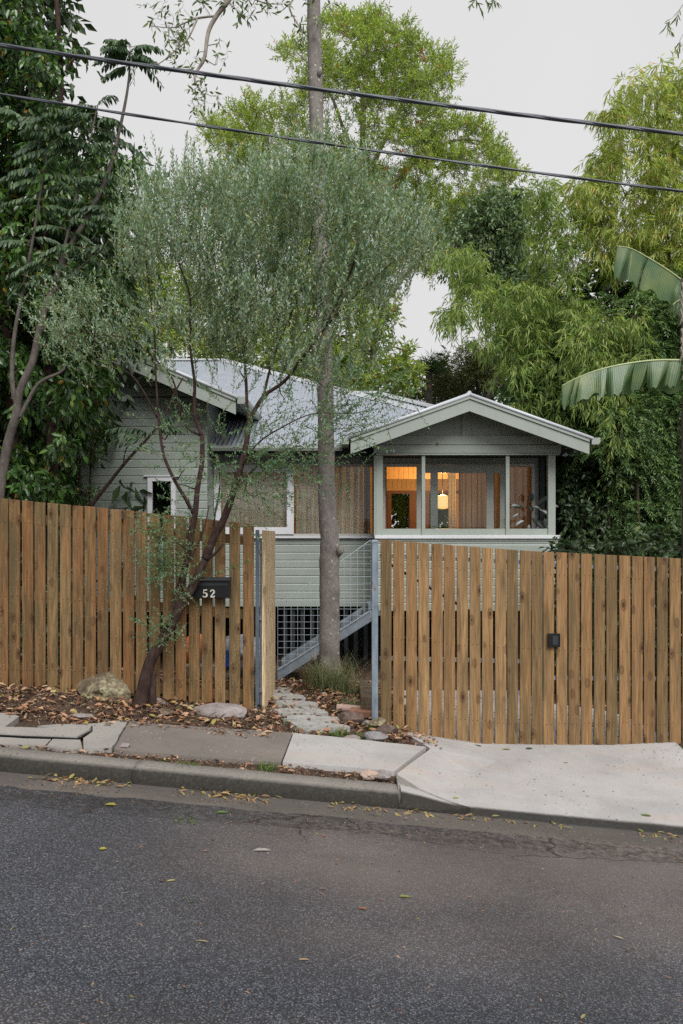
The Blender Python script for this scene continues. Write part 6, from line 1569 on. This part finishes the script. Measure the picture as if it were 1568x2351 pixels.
# ------------------------------------------------------------------ grass clump at the foot of the grey tree, and weeds
def blades(n, cx_, cy_, rad, Lr, w, lean, mat, name, parent=None, zf=None, seg=5):
    VS = []; FS = []; off = 0
    a = rng.uniform(0, 2 * math.pi, n); r = rad * np.sqrt(rng.uniform(0, 1, n)); bx = cx_ + np.cos(a) * r; by = cy_ + np.sin(a) * r * .8
    bz = np.array([(zf or (lambda x, y: soil_full(x, y)))(x, y) for x, y in zip(bx, by)]); B = np.stack([bx, by, bz], 1)
    th = rng.uniform(0, 2 * math.pi, n); L = rng.uniform(Lr[0], Lr[1], n); ln = lean * rng.uniform(.3, 1.4, n); out = np.stack([np.cos(th), np.sin(th), np.zeros(n)], 1); sd = np.stack([-np.sin(th), np.cos(th), np.zeros(n)], 1)
    rows = []
    for k in range(seg + 1):
        t = k / seg; p = B + out * (L * ln * t ** 1.8)[:, None] + np.array([[0, 0, 1]]) * (L * (t - .35 * ln * t ** 2.5))[:, None]; ww = w * (1 - t * .92)
        rows += [p - sd * ww / 2, p + sd * ww / 2]
    V = np.stack(rows, 1).reshape(-1, 3); m = 2 * (seg + 1); i = np.arange(n)[:, None] * m
    F = np.concatenate([i + np.array([[2 * k, 2 * k + 1, 2 * k + 3, 2 * k + 2]]) for k in range(seg)])
    o = np_mesh(name, V, F, 4, mat, parent); o["kind"] = "stuff"; return o
gt = empty("grass_tuft", P(765, 1575, 8.0), "straggly tuft of long grass around the foot of the grey trunk", "grass tuft")
blades(420, XX(752, 7.9), 7.9, .20, (.15, .45), .006, .7, L_grass, "blades", gt)
blades(120, XX(792, 7.7), 7.75, .17, (.2, .5), .005, 1.0, L_grass, "blades", gt)
L_dry = m_leaf("dry_grass", [(0, (.30, .22, .12)), (1, (.42, .33, .19))], .3, .8)
blades(90, XX(800, 7.8), 7.8, .16, (.35, .62), .003, 1.15, L_dry, "dry_stalks", gt, seg=7)
blades(260, XX(725, 7.9), 7.95, .13, (.12, .34), .005, .55, m_leaf("rusty_grass", [(0, (.14, .07, .04)), (.6, (.22, .13, .07)), (1, (.16, .17, .08))], .2, .8), "rusty_clump", gt)
blades(240, XX(815, 6.95), 6.95, .14, (.06, .20), .004, .9, L_grass, "blades", gt)
def weed(px, py, n, rad, L, label, w=.006):
    g = G(px, py); t = empty("weed", g, label, "weed"); blades(n, g.x, g.y, rad, L, w, 1.0, L_weed, "blades", t); return t
L_weed = m_leaf("weed_leaf", [(0, (.06, .14, .03)), (.7, (.12, .22, .05)), (1, (.22, .26, .08))], .3, .5)
weed(*at5(60, 1090), 50, .06, (.03, .08), "leafy weed at the front edge of the dark old slab", .009)
weed(*at5(330, 620), 60, .07, (.02, .05), "low weed growing on the wide slate step", .008)
weed(*at5(850, 740), 55, .06, (.03, .09), "bright grass weed behind the pale slab", .007)
weed(*at5(760, 755), 45, .05, (.03, .07), "small weed at the back corner of the pale slab", .007)
weed(*at5(1150, 690), 40, .04, (.04, .10), "green weed in front of the steel gate post", .008)
weed(*at5(1050, 770), 40, .05, (.03, .06), "weed beside the grey cobble", .008)
weed(410, 1755, 40, .05, (.02, .05), "green weed in the dirt strip behind the kerb", .009)
weed(440, 1757, 50, .06, (.02, .05), "wider weed patch in the dirt strip behind the kerb", .009)
weed(372, 1742, 24, .03, (.01, .04), "tiny dark weed at the broken slab edge", .01)
weed(368, 1605, 24, .03, (.02, .05), "low creeping weed between boulder and tree foot", .012)
weed(430, 1887, 30, .07, (.01, .02), "flat green moss weed on the road edge", .008)
weed(1540, 1728, 70, .12, (.03, .08), "grassy weeds at the far driveway corner", .01)
weed(1560, 1745, 50, .10, (.02, .06), "second clump of weeds by the driveway edge", .01)
weed(628, 1752, 26, .03, (.02, .05), "sprout in the joint between dark and pale slabs", .008)

# ------------------------------------------------------------------ leaf litter
m_lit, t_, b_ = new_mat("dead_leaf"); g_ = nd(t_, "ShaderNodeNewGeometry")
c_ = ramp(t_, g_.outputs['Random Per Island'], [(0, (.05, .025, .016)), (.22, (.13, .062, .036)), (.45, (.30, .145, .08)), (.65, (.38, .22, .13)), (.82, (.43, .30, .21)), (.91, (.30, .22, .06)), (.95, (.20, .21, .05)), (1, (.38, .31, .23))])
t_.links.new(c_, b_.inputs['Base Color']); b_.inputs['Roughness'].default_value = .75; b_.inputs['Specular IOR Level'].default_value = .3
m_chip, t_, b_ = new_mat("mulch_chip"); g_ = nd(t_, "ShaderNodeNewGeometry")
t_.links.new(ramp(t_, g_.outputs['Random Per Island'], [(0, (.045, .026, .018)), (.35, (.14, .085, .058)), (.65, (.27, .17, .115)), (.88, (.40, .28, .20)), (1, (.50, .41, .30))]), b_.inputs['Base Color']); b_.inputs['Roughness'].default_value = .9
m_yel, t_, b_ = new_mat("yellow_leaf"); g_ = nd(t_, "ShaderNodeNewGeometry")
t_.links.new(ramp(t_, g_.outputs['Random Per Island'], [(0, (.26, .19, .06)), (.25, (.24, .22, .06)), (.5, (.33, .19, .09)), (.75, (.20, .11, .06)), (.9, (.13, .15, .05)), (1, (.40, .28, .17))]), b_.inputs['Base Color']); b_.inputs['Roughness'].default_value = .6
def litter(pts, L, W, mat, name, lift=(.004, .03), tilt=.35, label=None, six=True, zf=None, curl=(.0, .4), obj=None):
    n = len(pts); z = np.array([(zf or soil_full)(x, y) for x, y in pts]) + rng.uniform(lift[0], lift[1], n)
    B = np.stack([pts[:, 0], pts[:, 1], z], 1); a = rng.uniform(0, 2 * math.pi, n)
    d = unit(np.stack([np.cos(a), np.sin(a), rng.normal(0, tilt * .6, n)], 1)); nr = unit(np.stack([rng.normal(0, tilt, n), rng.normal(0, tilt, n), np.ones(n)], 1))
    V, F = leaf_geo(B, d, nr, rng.uniform(L[0], L[1], n), rng.uniform(W[0], W[1], n), rng.uniform(curl[0], curl[1], n)[:, None], six)
    o = np_mesh(name, V, F, 3, mat); tag(o, label, kind='stuff'); return o
def area(x0, x1, y0, y1, n, dens=None):
    out = []
    while len(out) < n:
        x, y = rng.uniform(x0, x1), rng.uniform(y0, y1)
        if dens is None or rng.random() < dens(x, y): out.append((x, y))
    return np.array(out)
def dm(x, y):      # mulch bed in front of the left fence and around the gateway
    if x < -.45: lim = 5.72 + .10 * mnoise.noise(Vector((x * 3, 0, 0))) + (-.02 if x < -1.5 else .06)
    else: lim = 5.98 + .16 * max(0, x + .1)
    if y < lim: return 0
    if x > .52: return 0
    v = .75 + .5 * mnoise.noise(Vector((x * 3.5, y * 3.5, 7)))
    if x > -.5 and y < 7.9: v *= .45
    return v
zbed = lambda x, y: max(soil_full(x, y), H(x, y) - .012)
litter(area(-3.4, .55, 5.6, 8.3, 16000, dm), (.014, .06), (.003, .008), m_chip, "mulch_chips", (0, .028), .5, "fine bark mulch chips and twigs along the fence", False, zbed)
litter(area(-3.4, .55, 5.6, 8.3, 4800, dm), (.030, .085), (.014, .034), m_lit, "leaf_litter", (.006, .035), .55, "fallen brown and orange leaves along the fence foot", True, zbed)
def dstrip(x, y): return (1 if (x < .33 and y < 5.30 - (0.06 if x < -1.4 else 0)) else 0) * (.6 + .8 * max(0, mnoise.noise(Vector((x * 4, y * 4, 9))) + .3))
ztop = lambda x, y: H(x, y) + .008
litter(area(-3.3, .34, 5.12, 5.31, 1500, dstrip), (.008, .035), (.002, .006), m_chip, "mulch_chips", (0, .012), .4, "mulch bits in the dirt strip behind the kerb", False, zbed)
litter(area(-3.3, .34, 5.10, 5.32, 150, dstrip), (.025, .06), (.012, .024), m_lit, "leaf_litter", (.004, .02), .4, "dead leaves in the dirt strip behind the kerb", True, zbed)
# gutter leaves gathered against the kerb
def dg(x, y): return max(0, mnoise.noise(Vector((x * 2.2, 1, 3))) + .30) * (1 if x < .5 else .35)
litter(area(-2.5, 2.6, 4.78, 4.905, 330, dg), (.025, .07), (.008, .020), m_yel, "gutter_leaves", (.002, .014), .35, "yellow and tan leaves gathered in the gutter", True, lambda x, y: H(x, y) + .003)
litter(area(-2.5, 2.6, 4.64, 4.90, 700, dg), (.008, .03), (.002, .005), m_chip, "gutter_debris", (.001, .006), .2, "fine debris lying along the gutter", False, lambda x, y: H(x, y) + .003)
litter(area(-2.5, 2.6, 4.30, 4.66, 500, lambda x, y: .3 + max(0, mnoise.noise(Vector((x * 3, y * 8, 3))))), (.006, .022), (.002, .005), m_lit, "gutter_debris", (.001, .004), .2, "crumbs and twigs scattered on the road edge", False, lambda x, y: H(x, y) + .002)
litter(area(-2.0, 2.2, 2.3, 4.6, 260), (.008, .032), (.003, .007), m_lit, "road_leaves", (.002, .006), .25, "tiny dry leaves and bits scattered over the asphalt", False, lambda x, y: H(x, y))
# specks on slabs and driveway, darker leaf bits
litter(area(-3, 3.2, 5.0, 6.45, 420, lambda x, y: 1 if x > .45 or y < 5.9 else 0), (.006, .022), (.002, .005), m_chip, "path_specks", (.014, .018), .1, "small dark leaf specks on the concrete", False, lambda x, y: H(x, y) + .006, (0, .1))
litter(area(-2.2, .3, 5.35, 5.9, 160, None), (.006, .016), (.002, .004), m_lit, "path_specks", (.012, .016), .1, "pale straw bits on the old slab", False, lambda x, y: H(x, y) + .004, (0, .1))
litter(area(.35, .75, 6.0, 6.5, 120, None), (.025, .06), (.012, .024), m_lit, "leaf_litter", (.01, .04), .5, "pile of leaves at the corner of the driveway gate", True, lambda x, y: H(x, y))
litter(area(-.7, .5, 6.3, 8.3, 300, lambda x, y: .07 if x < .06 - (y - 6.3) * .25 else 1), (.030, .075), (.014, .030), m_lit, "leaf_litter", (.012, .03), .5, "leaves strewn about the slate path", True, lambda x, y: H(x, y))
litter(area(.3, 3.2, 6.7, 9.5, 380, None), (.025, .06), (.012, .024), m_lit, "leaf_litter", (.016, .03), .3, "leaves lying on the driveway behind the gate", True, lambda x, y: H(x, y))
litter(area(-3, -.8, 6.6, 9.2, 700, None), (.03, .07), (.012, .03), m_lit, "leaf_litter", (.01, .04), .5, "leaves in the yard behind the fence", True, zbed)

# the individual leaves one can pick out on the road, slabs and driveway
single = [((932 / 1, 2062), .075, .018, (.24, .30, .07), "curved green leaf lying alone on the open asphalt"), ((830, 2089), .055, .012, (.45, .17, .06), "thin orange leaf on the asphalt below the curved green leaf"),
          ((745, 1921), .03, .018, (.5, .22, .12), "small upright orange leaf on the dusty asphalt"), ((606, 1955), .115, .026, (.42, .40, .36), "white curled strip of bark on the road"),
          ((238, 1952), .045, .024, (.42, .38, .06), "yellow leaf on the left part of the road"), ((441, 2072), .04, .012, (.06, .16, .05), "narrow dark green leaf standing on the asphalt"),
          ((460, 2164), .07, .008, (.45, .36, .2), "long straw-coloured leaf on the road"), ((1417, 2155), .06, .012, (.5, .44, .3), "pale curled leaf on the far right asphalt"),
          ((1478, 1878), .09, .026, (.18, .24, .07), "green leaf with yellow edge on the lower driveway"), ((1300, 1835), .075, .022, (.45, .42, .1), "pale yellow leaf near the driveway lip") if False else ((1047, 1838), .06, .02, (.48, .44, .12), "pale yellow leaf near the driveway lip"),
          ((1048 + 50, 1718), .085, .03, (.05, .11, .04), "broad dark green leaf just in front of the gate"), ((1158, 1726), .09, .026, (.22, .24, .06), "olive leaf lying below the middle gate palings"),
          ((1217, 1724), .08, .032, (.04, .10, .035), "dark leaf pushed under the gate leaf seam"), ((1300, 1756), .04, .016, (.50, .42, .08), "small yellow leaf in the middle of the driveway"),
          ((251, 1850), .09, .03, (.42, .38, .07), "large yellow leaf at the asphalt edge"), ((512, 1868), .08, .026, (.12, .22, .05), "green leaf lying on the cracked road edge"),
          ((395, 2095 - 70), .05, .012, (.5, .42, .15), "small yellow-green curled leaf on the mid asphalt"), ((700, 2207), .05, .01, (.46, .33, .2), "tan sliver of leaf on the near asphalt"),
          ((1520 - 180, 2147 + 190), .045, .014, (.42, .38, .16), "small pale curled leaf low on the right asphalt")]
for i, (pp, L, W, colr, lab) in enumerate(single):
    g = G(pp[0], pp[1]); a = [.0, 2.8, 1.2, .1, .3, 1.5, 2.9, 2.4, 2.9, .3, .1, 3.0, .2, .1, 2.9, .1, .4, .1, .8][i]
    z = .016 if g.y > 4.93 else .006
    V, F = leaf_geo(np.array([[g.x - math.cos(a) * L / 2, g.y - math.sin(a) * L / 2, g.z + z]]), np.array([[math.cos(a), math.sin(a), .06]]), unit(np.array([[.1, -.25, 1]])), np.array([L * .85]), np.array([W * .85]), .12, True)
    V2 = V + np.array([[0, 0, .0012]]); n7 = len(V)
    o = pyd("fallen_leaf", [tuple(v) for v in V2] + [tuple(v) for v in V], [tuple(int(k) for k in f) for f in F] + [tuple(int(k) + n7 for k in f[::-1]) for f in F], m_plain("leaf_colour", tuple(c * .55 for c in colr), .6, 0, .2, 60, 0), None, True)
    tag(o, lab, "leaf")
